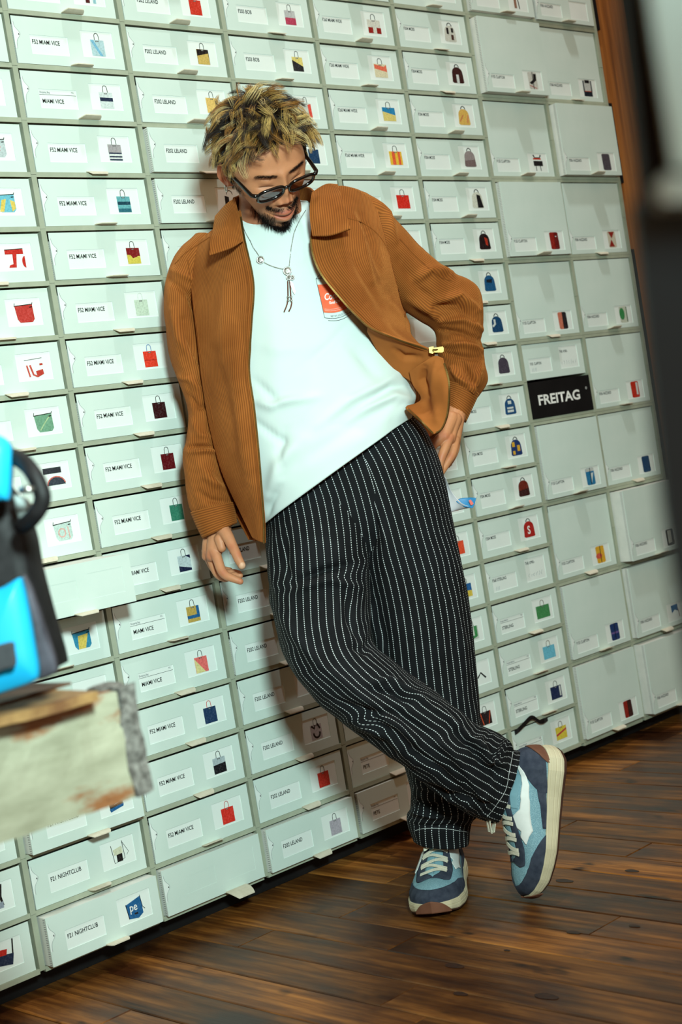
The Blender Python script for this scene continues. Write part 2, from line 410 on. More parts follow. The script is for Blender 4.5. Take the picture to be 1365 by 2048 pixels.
bx(1, 15, None, None, 'blank front, lowest of the second column, beside the pe box', blank=True, out=.012, bigtab=True)
# third column
bx(2, -2, LE, tote((206,52,36)), 'red sack cut by the top edge')
bx(2, -1, LE, tote((206,176,96), K, (1.0, .2), extra=[([(-1.5, -2.4), (1.6, -2.4), (1.5, .2), (-1.5, -.5)], (206,176,96)), ([(-1.5, 1.0), (1.6, 1.0), (1.6, .2), (-1.5, -.5)], K)]), 'tote black above and yellow below, left of two at the top')
bx(2, 0, LE, tote((226,190,110)), 'plain yellow tote beside the hair')
bx(2, 1, LE, None, 'label reading without visible picture, just left of the ear', out=.012)
bx(2, 2, LE, [([(-1.4, .9), (-.3, .6), (-.4, -1.2), (-1.5, -1)], K), (strip(arc(0, 1.2, .8, .9, 180, 0), .15), K)], 'black cut shape by the jacket collar', out=.008)
bx(2, 3, LE, None, 'left edge only visible above the right shoulder')
bx(2, 9, LE, None, 'label half hidden by the hanging hand')
bx(2, 10, LE, None, 'picture hidden by the trouser hip, under the hand')
bx(2, 11, LE, None, 'second below the hanging hand, beside the trousers')
bx(2, 12, LE, None, 'third below the hanging hand, beside the knee')
bx(2, 13, LE, tote((190,184,188), extra=[(strip([(-1.2, .9), (-.4, .2), (-.2, 1.0)], .5), K), (strip([(.5, 1.2), (1.2, -.1)], .45), K), (strip(arc(.1, -1.0, .9, 1.0, 170, 370), .45), K)]), 'grey tote with bold black curved letters')
bx(2, 14, LE, tote((206,56,44)), 'crumpled red tote with black handles')
bx(2, 15, LE, tote((178,172,184)), 'lilac grey tote, lowest of its column', out=.012)
# fourth column
bx(3, -2, BO, tote((190,192,192), (186,64,92), (-.7, -.7)), 'tote grey above and raspberry pink below')
bx(3, -1, BO, tote((224,206,120), (40,40,44), (.3, -1.2)), 'tote yellow above and crinkled black below')
bx(3, 0, BO, tote((208,214,206), extra=[([(.6, .6), (1.6, .9), (1.7, -2.4), (.8, -2.4)], (226,80,66))]), 'white and coral red tote, right beside the fringe')
bx(3, 1, BO, tote((28,62,96)), 'dark blue tote behind the sunglasses temple')
bx(3, 2, BO, None, 'front nearly hidden behind the left jacket shoulder')
bx(3, 12, '', None, 'warm shaded front, mostly behind the bent knee')
bx(3, 14, 'PETE', None, 'small heading over the word PETE, in shade beside the shin', head=('Shoulder Bag', 'F51'))
bx(3, 15, 'PETE', [(strip([(-.8, -1.8), (-.4, 1.0), (.4, 1.0), (.9, -1.8), (.2, -2.2), (-.6, -2.0)], .12), GREY)], 'small outline bag above the standing foot', head=('Shoulder Bag', 'F51'), out=.006)
# fifth column
bx(4, -3, MW, tote((200,196,180)), 'tote cut by the top edge, above the red and white one')
bx(4, -2, MW, tote((216,216,204), extra=[(q(-1.5, -2.4, -.3, -.9), (150,30,24)), (q(.6, -2.4, 1.7, -.9), (150,30,24))]), 'white tote with two dark red corners')
bx(4, -1, MW, tote((224,214,180), extra=[([(-1.5, -.2), (1.6, -.9), (1.5, .9), (.9, .4), (-1.5, .9)], (232,110,84))]), 'cream tote with a coral band')
bx(4, 0, MW, tote((40,132,182), (224,204,120), (0, -.9)), 'tote sky blue above and sand yellow below')
bx(4, 1, MW, tote((236,190,60), extra=[(q(-.9, -2.4, -.1, 1.0), (232,96,60)), (q(.6, -2.4, 1.2, 1.0), (232,96,60))]), 'yellow tote with two orange stripes')
bx(4, 2, MW, tote((214,44,32)), 'wide scarlet tote just above the left shoulder')
bx(4, 3, MW, None, 'right edge only visible over the left upper arm')
bx(4, 5, '', None, 'glimpse between jacket front and left upper arm')
bx(4, 8, '', [(strip([(.4, -2.0), (1.6, -1.8)], .12), K)], 'window corner beside the fingers of the left hand')
bx(4, 9, '', tote((222,70,50)), 'red tote behind the folded leaflet')
bx(4, 10, '', tote((232,82,48)), 'orange-red tote beside the trouser hip, two below the leaflet')
bx(4, 11, '', tote((36,96,156), (222,196,80), (-.6, -.9)), 'tote blue above and yellow below, right of the thigh')
bx(4, 12, '', tote((200,210,200), extra=[(strip([(1.0, 1.0), (1.0, -1.6), (-.4, -2.0)], .8), (60,140,80))]), 'white tote with a big green curve')
bx(4, 13, '', [(strip([(-.6, -1.2), (.4, .0), (1.6, -1.6)], .4), K)], 'white bag with a black angular stroke')
bx(4, 14, '', tote((40,30,32), hc=K, extra=[(strip([(-1.2, 1.0), (-.6, -2.3)], .18), ORG), (strip([(1.5, 1.0), (.8, -2.3)], .18), ORG)]), 'black tapered bag edged in orange')
bx(4, 15, '', None, 'plain corner behind the raised trouser cuff')
# sixth column
bx(5, -3, MO, [(q(-.3, -2, .6, -1.2), K)], 'small dark mark, cut by the top edge')
bx(5, -2, MO, pack((206,206,196), extra=[(q(-.9, -.5, -.3, 1.2), K), (q(.2, -2, .9, -.6), (70,40,30)), (q(.4, 0, 1.0, 1.2), K)]), 'cream pack with scattered black patches')
bx(5, -1, MO, pack((60,26,24), extra=[(q(-.4, -2.5, .3, -.2), W_)]), 'dark brown pack split by a pale gap')
bx(5, 0, MO, pack((220,178,90), extra=[(strip([(-1.2, -1.6), (-.2, .2)], .3), (200,120,80)), (strip([(.8, -1.9), (1.2, .2)], .3), (210,130,90))]), 'yellow pack with rusty smears')
bx(5, 1, MO, pack((150,138,138), (120,100,100)), 'smoky grey translucent pack')
bx(5, 2, MO, pack((212,214,200), extra=[([(-.1, 1.2), (.9, .9), (1.5, -2.4), (-.1, -2.4)], K)]), 'pack half white and half black')
bx(5, 3, MO, pack((34,18,20), extra=[([(.1, .8), (.9, .4), (.9, -1.6), (.3, -1.2)], (180,50,30))]), 'black pack with a red flame streak')
bx(5, 4, MO, pack((26,84,130), extra=[([(-.8, .6), (.8, .8), (.6, -.3), (-.9, -.1)], (20,30,44))]), 'ocean blue pack with a dark band')
bx(5, 5, MO, pack((22,68,108), extra=[(strip([(-.6, 1.0), (-.6, -.3), (-1.3, -.9)], .55), W_)]), 'blue pack with a white hook letter')
bx(5, 6, MO, pack((72,64,78)), 'plum grey square pack')
bx(5, 7, MO, pack((30,78,124), extra=[(q(-.5, .3, .5, 1.2), W_), (q(-.9, -1.0, .9, -.5), W_), (q(-.9, -1.9, .9, -1.3), W_)]), 'blue pack with white block letters')
bx(5, 8, MO, pack((30,56,110), extra=[(q(-1.1, -.1, -.3, 1.2), (220,170,50)), (q(.3, -1.4, 1.1, .2), (220,170,50)), (q(-1.1, -2.2, -.4, -1.2), (220,170,50))]), 'navy pack checkered with yellow')
bx(5, 9, MO, pack((112,40,28), (60,26,24)), 'rust brown pack')
bx(5, 10, MO, pack((176,36,30)), 'red pack with a white letter S', letters='S')
bx(5, 11, 'F560 STERLING', None, "handwritten price card reading THB 10'900", price="THB 10'900.-")
bx(5, 12, 'STERLING', tote((70,140,84), hc=(90,60,40), wd=1.9), 'green patterned shopper', head=('Shopper Medium', 'F560'))
bx(5, 13, 'STERLING', tote((110,190,216), hc=(90,60,40), wd=1.7), 'turquoise shopper with brown handles', head=('Shopper Medium', 'F560'))
bx(5, 14, 'STERLING', tote((28,44,84), hc=K, extra=[(q(1.0, -1.9, 1.4, .8), W_)]), 'navy shopper with a white slit', head=('Shopper Medium', 'F560'))
bx(5, 15, 'STERLING', tote((222,202,70), hc=(90,60,40), extra=[([(-1.5, -1.4), (1.6, -.2), (1.6, .3), (-1.5, -.9)], (190,50,70))]), 'yellow shopper with a crimson stripe, above the raised sneaker', head=('Shopper Medium', 'F560'))
# seventh column, double height
bx(6, -4, CL, [(strip([(.0, 1.8), (.3, -2)], .2), K), (q(-.9, -1.9, -.3, .6), (150,110,90))], 'thin brown strip, uppermost tall one cut by the top edge', out=.014)
bx(6, -2, CL, long_((206,206,198), extra=[(strip([(.6, 1.9), (.5, .2), (-.6, -.9)], .7), K), (strip([(-.9, -1.4), (.8, -2.2)], .2), (180,60,50))]), 'white backpack with a thick black curve', out=.024)
bx(6, 0, CL, [(strip([(-.9, 2.2), (-.6, 1.4), (.6, 1.4), (.9, 2.2)], .3), K), (q(-1.0, .9, .9, 1.3), (200,60,40)), (q(-1.0, -.9, 1.2, .5), K), (strip([(-.5, -.8), (-.5, -2.3)], .15), K), (strip([(.5, -.8), (.6, -2.3)], .15), K)], 'black and red harness bag')
bx(6, 2, CL, long_((150,36,26), (110,24,20), extra=[(q(.3, 1.0, .6, 1.3), W_)], straps=False), 'crimson backpack, above the level of the elbow', out=.012)
bx(6, 4, CL, long_((206,120,96), (40,34,38)), 'backpack half salmon and half black')
BOX[(6, 6)] = dict(special=True)
bx(6, 8, CL, long_((40,120,168), extra=[(q(-1.0, 1.4, 1.0, 2.3), (200,204,200)), ([(.2, .9), (.8, .9), (.2, -2.0)], W_)]), 'cobalt backpack with a pale top, under the black plate', out=.008)
bx(6, 10, CL, long_((226,170,40), extra=[(arc(-.4, -.4, .8, .8, 0, 360, 12), (214,90,70))]), 'golden backpack with a coral blob')
bx(6, 12, CL, long_((32,58,110), extra=[(q(-1.0, -.6, 1.0, -.1), (110,90,150))]), 'indigo backpack with a violet band', out=.008)
bx(6, 14, CL, long_((150,34,26), (60,26,26)), 'dark red backpack, lowest of the tall boxes beside the sneaker', out=.012)
# eighth column, double height
bx(7, -4, HA, None, 'uppermost tall one by the wooden post', out=.006)
bx(7, -2, HA, long_((198,202,198), extra=[(q(-1.1, -2.4, 1.1, -.9), (26,34,46)), (strip([(-1.0, 2.2), (-1.0, -1)], .3), (26,34,46)), (strip([(1.0, 2.2), (1.0, -1)], .3), (26,34,46)), (q(-.6, 1.5, .6, 2.4), K), (q(-.9, -1.0, .9, -.8), (200,90,60))], straps=False), 'white satchel framed in dark blue')
bx(7, 0, HA, long_((82,76,84), straps=False), 'plain charcoal satchel by the wooden post', out=.022)
bx(7, 2, HA, long_((206,200,180), extra=[([(-.8, 2.2), (.8, 2.2), (0, .2)], (150,40,30)), ([(-.9, -2.2), (.6, -2.2), (-.2, 0)], (150,40,30))], straps=False), 'cream satchel with dark red triangles')
bx(7, 4, HA, long_((200,206,190), extra=[(arc(-.4, .2, .7, 1.8, 0, 360, 12), (60,140,80)), (strip([(.9, 2.2), (.9, -2.2)], .2), (40,80,50))], straps=False), 'white satchel with a green leaf shape')
bx(7, 6, HA, long_((196,48,30), extra=[(q(.3, -1.6, .8, 2.0), W_)], straps=False), 'vermilion satchel with a white bar')
bx(7, 8, HA, long_((26,66,104), straps=False), 'plain petrol blue satchel')
bx(7, 10, HA, long_((60,58,58), extra=[([(-.6, 2.0), (.4, 2.0), (.4, -1.6), (-.6, -1.8)], (196,198,188))], straps=False), 'grey satchel with a pale centre, standing proud of the shelf', out=.042)
bx(7, 12, HA, [([(-1.0, 2), (.9, 2.1), (.9, 0), (0, .6), (-.9, -.2)], (44,100,150)), (strip([(.9, 1.0), (1.2, -1.8)], .2), (170,150,140))], 'blue pennant-shaped bag', out=.018)
bx(7, 14, HA, None, 'lowest right one, in shade over the dark floor', out=.034)

COLWORD = {-1: 'leftmost column', 0: 'first full column', 1: 'second full column', 2: 'third full column', 3: 'fourth full column', 4: 'fifth full column', 5: 'sixth full column', 6: 'column of tall boxes', 7: 'last column of tall boxes'}
_pm = {}
SXC = {4: 1.45, 5: 1.45, 6: 1.85, 7: 1.85}
def pic_mesh(key, P, cx, cz):
    kx = SXC.get(key[0], 1.08)
    b = MB(); mats = []; idx = {}
    y = .0010
    for k, (pts, c) in enumerate(P):
        c = tuple(c)
        if c not in idx: idx[c] = len(mats); mats.append(vinyl(c))
        b.poly([(cx + p[0]*.0100*kx, cz + p[1]*.0100) for p in pts], y - k * .00004, idx[c])
    # fan/ngon concave strips are fine as ngons after triangulation
    me = b.mesh('bag_print', mats)
    bmm = bmesh.new(); bmm.from_mesh(me); bmesh.ops.triangulate(bmm, faces=bmm.faces[:]); bmm.to_mesh(me); bmm.free()
    return me
def letter(s, h, x, z, parent, mat=None, sx=.86, bold=.014, y=.0010, name='lettering', align='LEFT'):
    return link(name, text_mesh(s, h, mat or M['ink'], sx, bold, align=align), parent, (x, y, z))
def make_box(c, r):
    d = BOX.get((c, r), dict(text='', pic=None, desc=None))
    kind = 'd' if c >= 6 else ('m' if c >= 4 else 'a')
    H, LAB, PIC = KIND[kind]
    span = 2 if c >= 6 else 1
    x0 = (c - 1) * PX + UPW / 2 + .0035
    z0 = rz(r + span) + (.0080 if c >= 6 else .0055)
    out = d.get('out', rng.uniform(-.004, .002))
    root = empty('storage_box', (x0, -out, z0))
    if r + span == 16: H = H  # same box, board sits a little higher
    tall = 'tall white box' if c >= 6 else 'white box'
    if d['desc']:
        if d.get('blank'): lab = f"{tall} with {d['desc']}"
        elif d['pic'] is None: lab = f"{tall} with {d['desc']}"
        else: lab = f"{tall} showing {d['desc']}"
        tag(root, lab, 'box', 'white storage boxes in the shelving wall')
    elif c == -1:
        tag(root, 'plain white box at or beyond the left frame edge, leftmost of its row', 'box', 'leftmost boxes with nothing to tell them apart')
    elif c == 0:
        tag(root, 'white box of the first full column, hidden by bag or bench', 'box', 'boxes hidden by the bag and bench')
    elif r < 0:
        tag(root, 'white box above the top edge of the photo', 'box', 'boxes above the top edge')
    else:
        tag(root, 'white box hidden behind the man', 'box', 'boxes hidden behind the man')
    link('box_body', (BMF if out > .005 else BM)[H], root)
    if d.get('blank'):
        th = .0016
        if 'blankpanel' not in _pm: _pm['blankpanel'] = panel_mesh(BW, H1, [(.058, .138, .03, .066), (.166, .249, .024, .074)], .0004)
        link('front_panel', _pm['blankpanel'], root)
        b = MB(); b.box(.05, .255, .0004, .0010, .02, .078); b.obj('inner_card', M['card'], root)
    else:
        link('front_panel', PM[kind], root)
        lc = link('label_card', CARD[kind][0], root); pc = link('picture_card', CARD[kind][1], root)
        cx, cz = (PIC[0]+PIC[1])/2, (PIC[2]+PIC[3])/2
        if d['pic']:
            link('bag_print', pic_mesh((c, r), d['pic'], cx, cz), pc)
            if d.get('letters') == 'pe': letter('pe', .017, cx - .013, cz - .006, pc, M['logo'], .85, .01, .0004)
            if d.get('letters') == 'S': letter('S', .022, cx - .008, cz - .016, pc, M['logo'], .9, .02, .0004)
        t = d['text']
        lx, lz = LAB[0], LAB[3]
        if t:
            if d.get('head'):
                letter(d['head'][0], .0042, lx + .002, lz - .008, lc, M['greyink'], .8)
                letter(d['head'][1], .0036, LAB[1] - .013, lz - .0065, lc, M['greyink'], .8)
                b = MB(); b.poly([(lx, lz - .0113), (LAB[1] - .002, lz - .0113), (LAB[1] - .002, lz - .0106), (lx, lz - .0106)], .0010)
                b.obj('rule_line', M['ink'], lc)
                letter(t, .0088, lx + .006, lz - .0285, lc)
            else:
                h = {'m': .0080, 'd': .0078}.get(kind, .0090)
                letter(t, h, lx + (.0045 if kind == 'a' else .001), lz - (.018 if kind == 'a' else .0125), lc, None, .80 if kind == 'a' else .78)
        if d.get('price'):
            letter(d['price'], .0078, PIC[0] + .004, PIC[3] - .016, pc, None, .7)
            b = MB(); rr = random.Random(3)
            for k in range(6):
                px_ = PIC[0] + .012 + k * .011; b.tube([(px_, .0008, PIC[2]+.012), (px_+rr.uniform(-.003,.004), .0008, PIC[2]+.018), (px_+rr.uniform(0,.006), .0008, PIC[2]+.024+rr.uniform(-.006,.002))], .0004, 4)
            for k in range(3):
                px_ = LAB[0] + .012 + k * .006; b.tube([(px_, .0008, LAB[2]+.004), (px_+rr.uniform(-.001,.003), .0008, LAB[2]+.014)], .0004, 4)
            b.obj('handwriting', M['greyink'], pc)
    if not (d.get('blank') and r == 9):
        nn = link('closure_tongue', NOTCH, root)
        if c in (4, 5, 6, 7): nn.location = (-.001, 0, 0 if c < 6 else -.012)
    if d.get('price'): return
    tx = .150 if c < 6 else .138
    t = link('pull_tab', TABS[rng.randrange(4)] if not d.get('bigtab') else tab_mesh(.012, .036, .058), root, (tx + rng.uniform(-.004, .004), -.0004, .0004))
    if d.get('bigtab'): t.location.x = .185
for c in range(-1, 8):
    r = RT0
    while r < 16:
        if c == 6 and r == 6:
            # half height price box above the black name plate
            x0 = (c - 1) * PX + UPW/2 + .0035
            root = empty('storage_box', (x0, .004, rz(7) + .004))
            tag(root, "small white box with handwritten price card reading THB 14'300, above the black name plate", 'box', 'white storage boxes in the shelving wall')
            link('box_body', BM[H1], root); link('front_panel', PM['m'], root)
            lc = link('label_card', CARD['m'][0], root); pc = link('picture_card', CARD['m'][1], root)
            letter('F155  CLAPTON', .0075, LAB5[0] + .006, LAB5[3] - .018, lc, None, .68)
            letter("THB 14'300.-", .0075, PIC5[0] + .004, PIC5[3] - .018, pc, None, .68)
            b = MB(); rr = random.Random(9)
            for k in range(7):
                px_ = PIC5[0] + .008 + k * .0105; b.tube([(px_, .0008, PIC5[2]+.012), (px_+rr.uniform(-.003,.004), .0008, PIC5[2]+.017), (px_+rr.uniform(0,.006), .0008, PIC5[2]+.022+rr.uniform(-.004,.004))], .0004, 4)
            for k in range(4):
                px_ = LAB5[0] + .012 + k * .006; b.tube([(px_, .0008, LAB5[2]+.004), (px_+rr.uniform(-.001,.003), .0008, LAB5[2]+.014)], .0004, 4)
            b.obj('handwriting', M['greyink'], pc)
            pl = empty('name_plate', (x0, -.002, rz(8) + .0085))
            tag(pl, 'black plate with bold white capital letters among the tall boxes', 'sign')
            b = MB(); b.box(0, BW + .004, 0, .20, 0, .1005); b.obj('plate', M['black'], pl)
            letter('FREITAG', .0275, .028, .036, pl, M['logo'], 1.32, .028, -.0006)
            letter('R', .004, .2515, .0622, pl, M['logo'], .9, 0, -.0006)
            b = MB(); b.tube([((.2528) + .0035*math.cos(a), -.0006, .0640 + .0035*math.sin(a)) for a in np.linspace(0, 6.283, 13)], .0003, 4); b.obj('mark_ring', M['logo'], pl)
            r += 2; continue
        make_box(c, r)
        r += 2 if c >= 6 else 1

# ------------------------------------------------------------------ floor of planks
def plank_mat():
    mt, nt, b = nodes('old_floor_wood')
    co = objco(nt); oi = N(nt, 'ShaderNodeObjectInfo')
    off = N(nt, 'ShaderNodeVectorMath', operation='ADD'); nt.links.new(co, off.inputs[0])
    mul = N(nt, 'ShaderNodeVectorMath', operation='SCALE'); nt.links.new(oi.outputs['Location'], mul.inputs[0]); mul.inputs['Scale'].default_value = 3.7
    nt.links.new(mul.outputs[0], off.inputs[1]); v = off.outputs[0]
    g = noise(nt, scaled(nt, v, (55, 3.0, 1)), 1.0, 6, .62)
    big = noise(nt, scaled(nt, v, (7, 2.4, 1)), 1.0, 5, .6)
    spots = noise(nt, scaled(nt, v, (16, 7, 1)), 1.0, 3, .5)
    c1 = ramp(nt, g, [(.30, srgb(70,38,14)), (.48, srgb(138,84,34)), (.66, srgb(190,124,56))])
    c2 = mixrgb(nt, ramp(nt, big, [(.36, (.0,.0,.0,1)), (.62, (1,1,1,1))]), srgb(66,34,16), c1)
    c3 = mixrgb(nt, ramp(nt, spots, [(.26, (1,1,1,1)), (.36, (0,0,0,1))]), c2, srgb(30,14,8))
    hs = N(nt, 'ShaderNodeHueSaturation'); nt.links.new(c3, hs.inputs['Color'])
    nt.links.new(math_(nt, 'ADD', math_(nt, 'MULTIPLY', oi.outputs['Random'], .46), .46), hs.inputs['Value'])
    nt.links.new(hs.outputs[0], b.inputs['Base Color'])
    nt.links.new(ramp(nt, big, [(.3, (.30,.30,.30,1)), (.7, (.50,.50,.50,1))]), b.inputs['Roughness'])
    b.inputs['Specular IOR Level'].default_value = .30
    bump(nt, b, g, .0016, .7)
    return mt
M['plank'] = plank_mat()
b = MB(); b.box(-3.2, 3.6, -4.2, .45, ZF - .05, ZF - .012); fl = b.obj('floor', M['black']); tag(fl, kind='structure', label='dark old brown wooden plank floor')
PW = .1035
def plank_mesh(L):
    b = MB(); g = .0012; h = .0018
    x0, x1 = g, PW - g
    V = [(x0,0,-.011),(x1,0,-.011),(x1,L,-.011),(x0,L,-.011),(x0,0,-h),(x1,0,-h),(x1,L,-h),(x0,L,-h),
         (x0+.002,.002,0),(x1-.002,.002,0),(x1-.002,L-.002,0),(x0+.002,L-.002,0)]
    b.add(V, [(0,3,2,1),(0,1,5,4),(1,2,6,5),(2,3,7,6),(3,0,4,7),(4,5,9,8),(5,6,10,9),(6,7,11,10),(7,4,8,11),(8,9,10,11)])
    return b.mesh('plank', [M['plank']])
PL = {L: plank_mesh(L) for L in (.55, .8, 1.1, 1.4)}
rp = random.Random(11)
for i in range(-20, 30):
    X = .151 + (i) * PW - 3 * PW
    y = .40 + rp.uniform(0, .5)
    while y > -3.4:
        L = rp.choice(list(PL)); y -= L
        if X < -1.6 and y < -1.2: continue
        o = link('plank', PL[L], fl, (X, y, ZF - rp.uniform(0, .0012)))
# knots: darker oval knots set in the planks
kb = MB()
for (kx, ky, s) in ((1094, 1993, .020), (910, 1932, .018), (922, 1988, .013), (1148, 1865, .013), (1130, 1762, .018), (1265, 1742, .014), (1270, 1852, .010), (1015, 1901, .006)):
    p = onZ(kx, ky, ZF)
    kb.add([(p[0] + s*.55*math.cos(a)*(1+.12*math.sin(3*a)), p[1] + s*1.25*math.sin(a), ZF + .0006) for a in np.linspace(0, 2*math.pi, 20)[:-1]], [tuple(range(19))])
M['knot'] = var_mat('wood_knot', srgb(30,15,9), srgb(58,30,16), 120, .5, .4)
tag(kb.obj('knots', M['knot'], fl), kind='stuff')

# ------------------------------------------------------------------ walls around
def wood_mat(name, c1, c2, c3, sc_=(30, 30, 1.6)):
    mt, nt, b = nodes(name); co = objco(nt)
    g = noise(nt, scaled(nt, co, sc_), 1.0, 6, .6); kn = noise(nt, scaled(nt, co, (9, 9, 5)), 1.0, 2)
    c = ramp(nt, g, [(.3, c1), (.5, c2), (.7, c3)])
    c = mixrgb(nt, ramp(nt, kn, [(.24, (1,1,1,1)), (.30, (0,0,0,1))]), c, c1)
    nt.links.new(c, b.inputs['Base Color']); b.inputs['Roughness'].default_value = .6
    bump(nt, b, g, .001, .5); return mt
M['pine'] = wood_mat('pine', srgb(96,52,20), srgb(156,94,40), srgb(184,118,56))
M['darkwall'] = var_mat('dark_wall_paint', srgb(20,16,15), srgb(34,27,24), 3, .8, .2)
b = MB(); b.box(-3.2, 3.6, .40, .45, ZF, 2.9); tag(b.obj('wall_back', M['darkwall']), kind='structure')
b = MB(); b.box(3.55, 3.6, -4.2, .40, ZF, 2.9); tag(b.obj('wall_right', M['darkwall']), kind='structure')
post = empty('wooden_post', (7 * PX + .032, .02, ZF)); tag(post, 'orange-brown knotty pine post at the right end of the shelving', 'post')
b = MB(); b.box(0.003, .17, 0.0, .12, 0, 2.9); b.obj('timber', M['pine'], post)
b = MB()
for z0, z1 in ((.0, 1.36), (1.56, 1.80), (2.02, 2.30)):
    b.box(-.020, .0, -.014, .10, z0 + .05, z1 + .05)
b.obj('black_strip', M['black'], post)

# ================================================================== THE MAN
def vnoise(p, seed=0):
    """smooth value noise on (n,3) points"""
    p = np.asarray(p, float); i = np.floor(p).astype(np.int64); f = p - i; f = f * f * (3 - 2 * f)
    def h(ix, iy, iz):
        n = (ix * 73856093) ^ (iy * 19349663) ^ (iz * 83492791) ^ (seed * 2654435761)
        n = (n ^ (n >> 13)) * 1274126177 & 0x7fffffff
        return (n % 65536) / 32768.0 - 1
    o = 0
    for dx in (0, 1):
        for dy in (0, 1):
            for dz in (0, 1):
                wgt = (f[..., 0] if dx else 1 - f[..., 0]) * (f[..., 1] if dy else 1 - f[..., 1]) * (f[..., 2] if dz else 1 - f[..., 2])
                o = o + wgt * h(i[..., 0] + dx, i[..., 1] + dy, i[..., 2] + dz)
    return o
def cr(P, n):
    """Catmull-Rom through rows of P (k,...) -> (n,...)"""
    P = np.asarray(P, float); k = len(P)
    t = np.linspace(0, k - 1, n); i = np.clip(np.floor(t).astype(int), 0, k - 2); f = t - i
    g = lambda j: P[np.clip(j, 0, k - 1)]
    p0, p1, p2, p3 = g(i - 1), g(i), g(i + 1), g(i + 2)
    p0 = np.where((i == 0).reshape((-1,) + (1,) * (P.ndim - 1)), 2 * p1 - p2, p0)
    p3 = np.where((i == k - 2).reshape((-1,) + (1,) * (P.ndim - 1)), 2 * p2 - p1, p3)
    f = f.reshape((-1,) + (1,) * (P.ndim - 1))
    return .5 * (2*p1 + (p2-p0)*f + (2*p0-5*p1+4*p2-p3)*f*f + (3*p1-p0-3*p2+p3)*f**3)
def gnormals(G, wrap):
    du = (np.roll(G, -1, 1) - np.roll(G, 1, 1)) if wrap else np.gradient(G, axis=1)
    dv = np.gradient(G, axis=0)
    n = np.cross(du, dv); n /= np.linalg.norm(n, axis=-1, keepdims=True) + 1e-12
    return n
def folds(G, Nn, FL, front=True):
    """ridges/valleys given as polylines in the picture plane, pushed along the surface normal"""
    if not FL: return G
    px = proj(G)[..., :2]
    facing = np.clip(-(Nn @ FW) * 2.0 + .15, 0, 1)
    d = np.zeros(G.shape[:2])
    for pts, wd, amp in FL:
        best = np.full(G.shape[:2], 1e9); tt = np.zeros(G.shape[:2]); n = len(pts) - 1
        for k in range(n):
            a = np.array(pts[k], float); b = np.array(pts[k+1], float); ab = b - a
            t = np.clip(((px - a) @ ab) / (ab @ ab), 0, 1)
            e = np.linalg.norm(px - a - t[..., None] * ab, axis=-1)
            mk = e < best; best = np.where(mk, e, best); tt = np.where(mk, (k + t) / n, tt)
        env = np.sin(np.clip(tt, .06, .94) * math.pi) ** .6
        d += 1.45 * amp * np.exp(-(best / wd) ** 2) * env
    return G + Nn * (d * facing)[..., None]
def ring_uv(G, p0):
    """u = signed arc length from front middle, v = length along"""
    nv, nu = G.shape[:2]
    seg = np.linalg.norm(np.roll(G, -1, 1) - G, axis=-1)
    cum = np.concatenate([np.zeros((nv, 1)), np.cumsum(seg, 1)], 1)         # nu+1
    u = cum - cum[:, [p0]]
    v = np.concatenate([[0], np.cumsum(np.linalg.norm(np.diff(G.mean(1), axis=0), axis=-1))])
    return u, np.repeat(v[:, None], nu + 1, 1)
def loft(ST, nv=120, nu=96, power=2.2, FL=(), nz=None, seed=1, caps=False, back=1.0):
    """ST rows: Lx,Ly,Rx,Ry,w,depth  (picture coordinates of the two outlines, distance, half depth)"""
    S = cr(np.array(ST, float), nv)
    L = np.array([D(a, b, w) for a, b, w in zip(S[:, 0], S[:, 1], S[:, 4])])
    R = np.array([D(a, b, w) for a, b, w in zip(S[:, 2], S[:, 3], S[:, 4])])
    c = (L + R) / 2; a = (R - L) / 2
    th = 2 * math.pi * np.arange(nu) / nu
    sp = lambda x: np.sign(x) * np.abs(x) ** (2 / power)
    ca, sa = sp(np.cos(th)), sp(np.sin(th))
    rd = ray(0, 0) * 0 + FW
    dp = S[:, 5][:, None] * np.where(sa >= 0, 1, back)[None, :]
    G = c[:, None] + ca[None, :, None] * a[:, None] - (sa[None, :] * dp)[..., None] * rd
    Nn = gnormals(G, True)
    if (Nn[nv//2, nu//4] @ FW) > 0: Nn = -Nn
    if nz:
        for amp, sx, sy in nz:
            u = np.cos(th)[None, :] * sx; v = (np.arange(nv) / nv)[:, None] * sy
            q = np.stack(np.broadcast_arrays(u, v, np.sin(th)[None, :] * sx), -1)
            G = G + Nn * (amp * vnoise(q + seed * 7.3, seed))[..., None]
    G = folds(G, Nn, FL)
    return G
def loft_mesh(name, G, mats, cap0=False, cap1=False, base=None):
    nv, nu = G.shape[:2]
    u, v = ring_uv(G if base is None else base, nu // 4)
    G2 = np.concatenate([G, G[:, :1]], 1)                                   # duplicate seam for uv
    V = G2.reshape(-1, 3); k = nu + 1
    F = [(i*k+j, i*k+j+1, (i+1)*k+j+1, (i+1)*k+j) for i in range(nv - 1) for j in range(nu)]
    uv = np.stack([u.ravel(), v.ravel()], 1)
    V = list(V); 
    for on, row in ((cap0, 0), (cap1, nv - 1)):
        if on:
            V.append(G[row].mean(0)); uv = np.vstack([uv, [[0, 0]]]); ci = len(V) - 1
            F += [(row*k+j+1, row*k+j, ci) if row == 0 else (row*k+j, row*k+j+1, ci) for j in range(nu)]
    return mesh(name, V, F, mats, smooth=True, uv=uv)
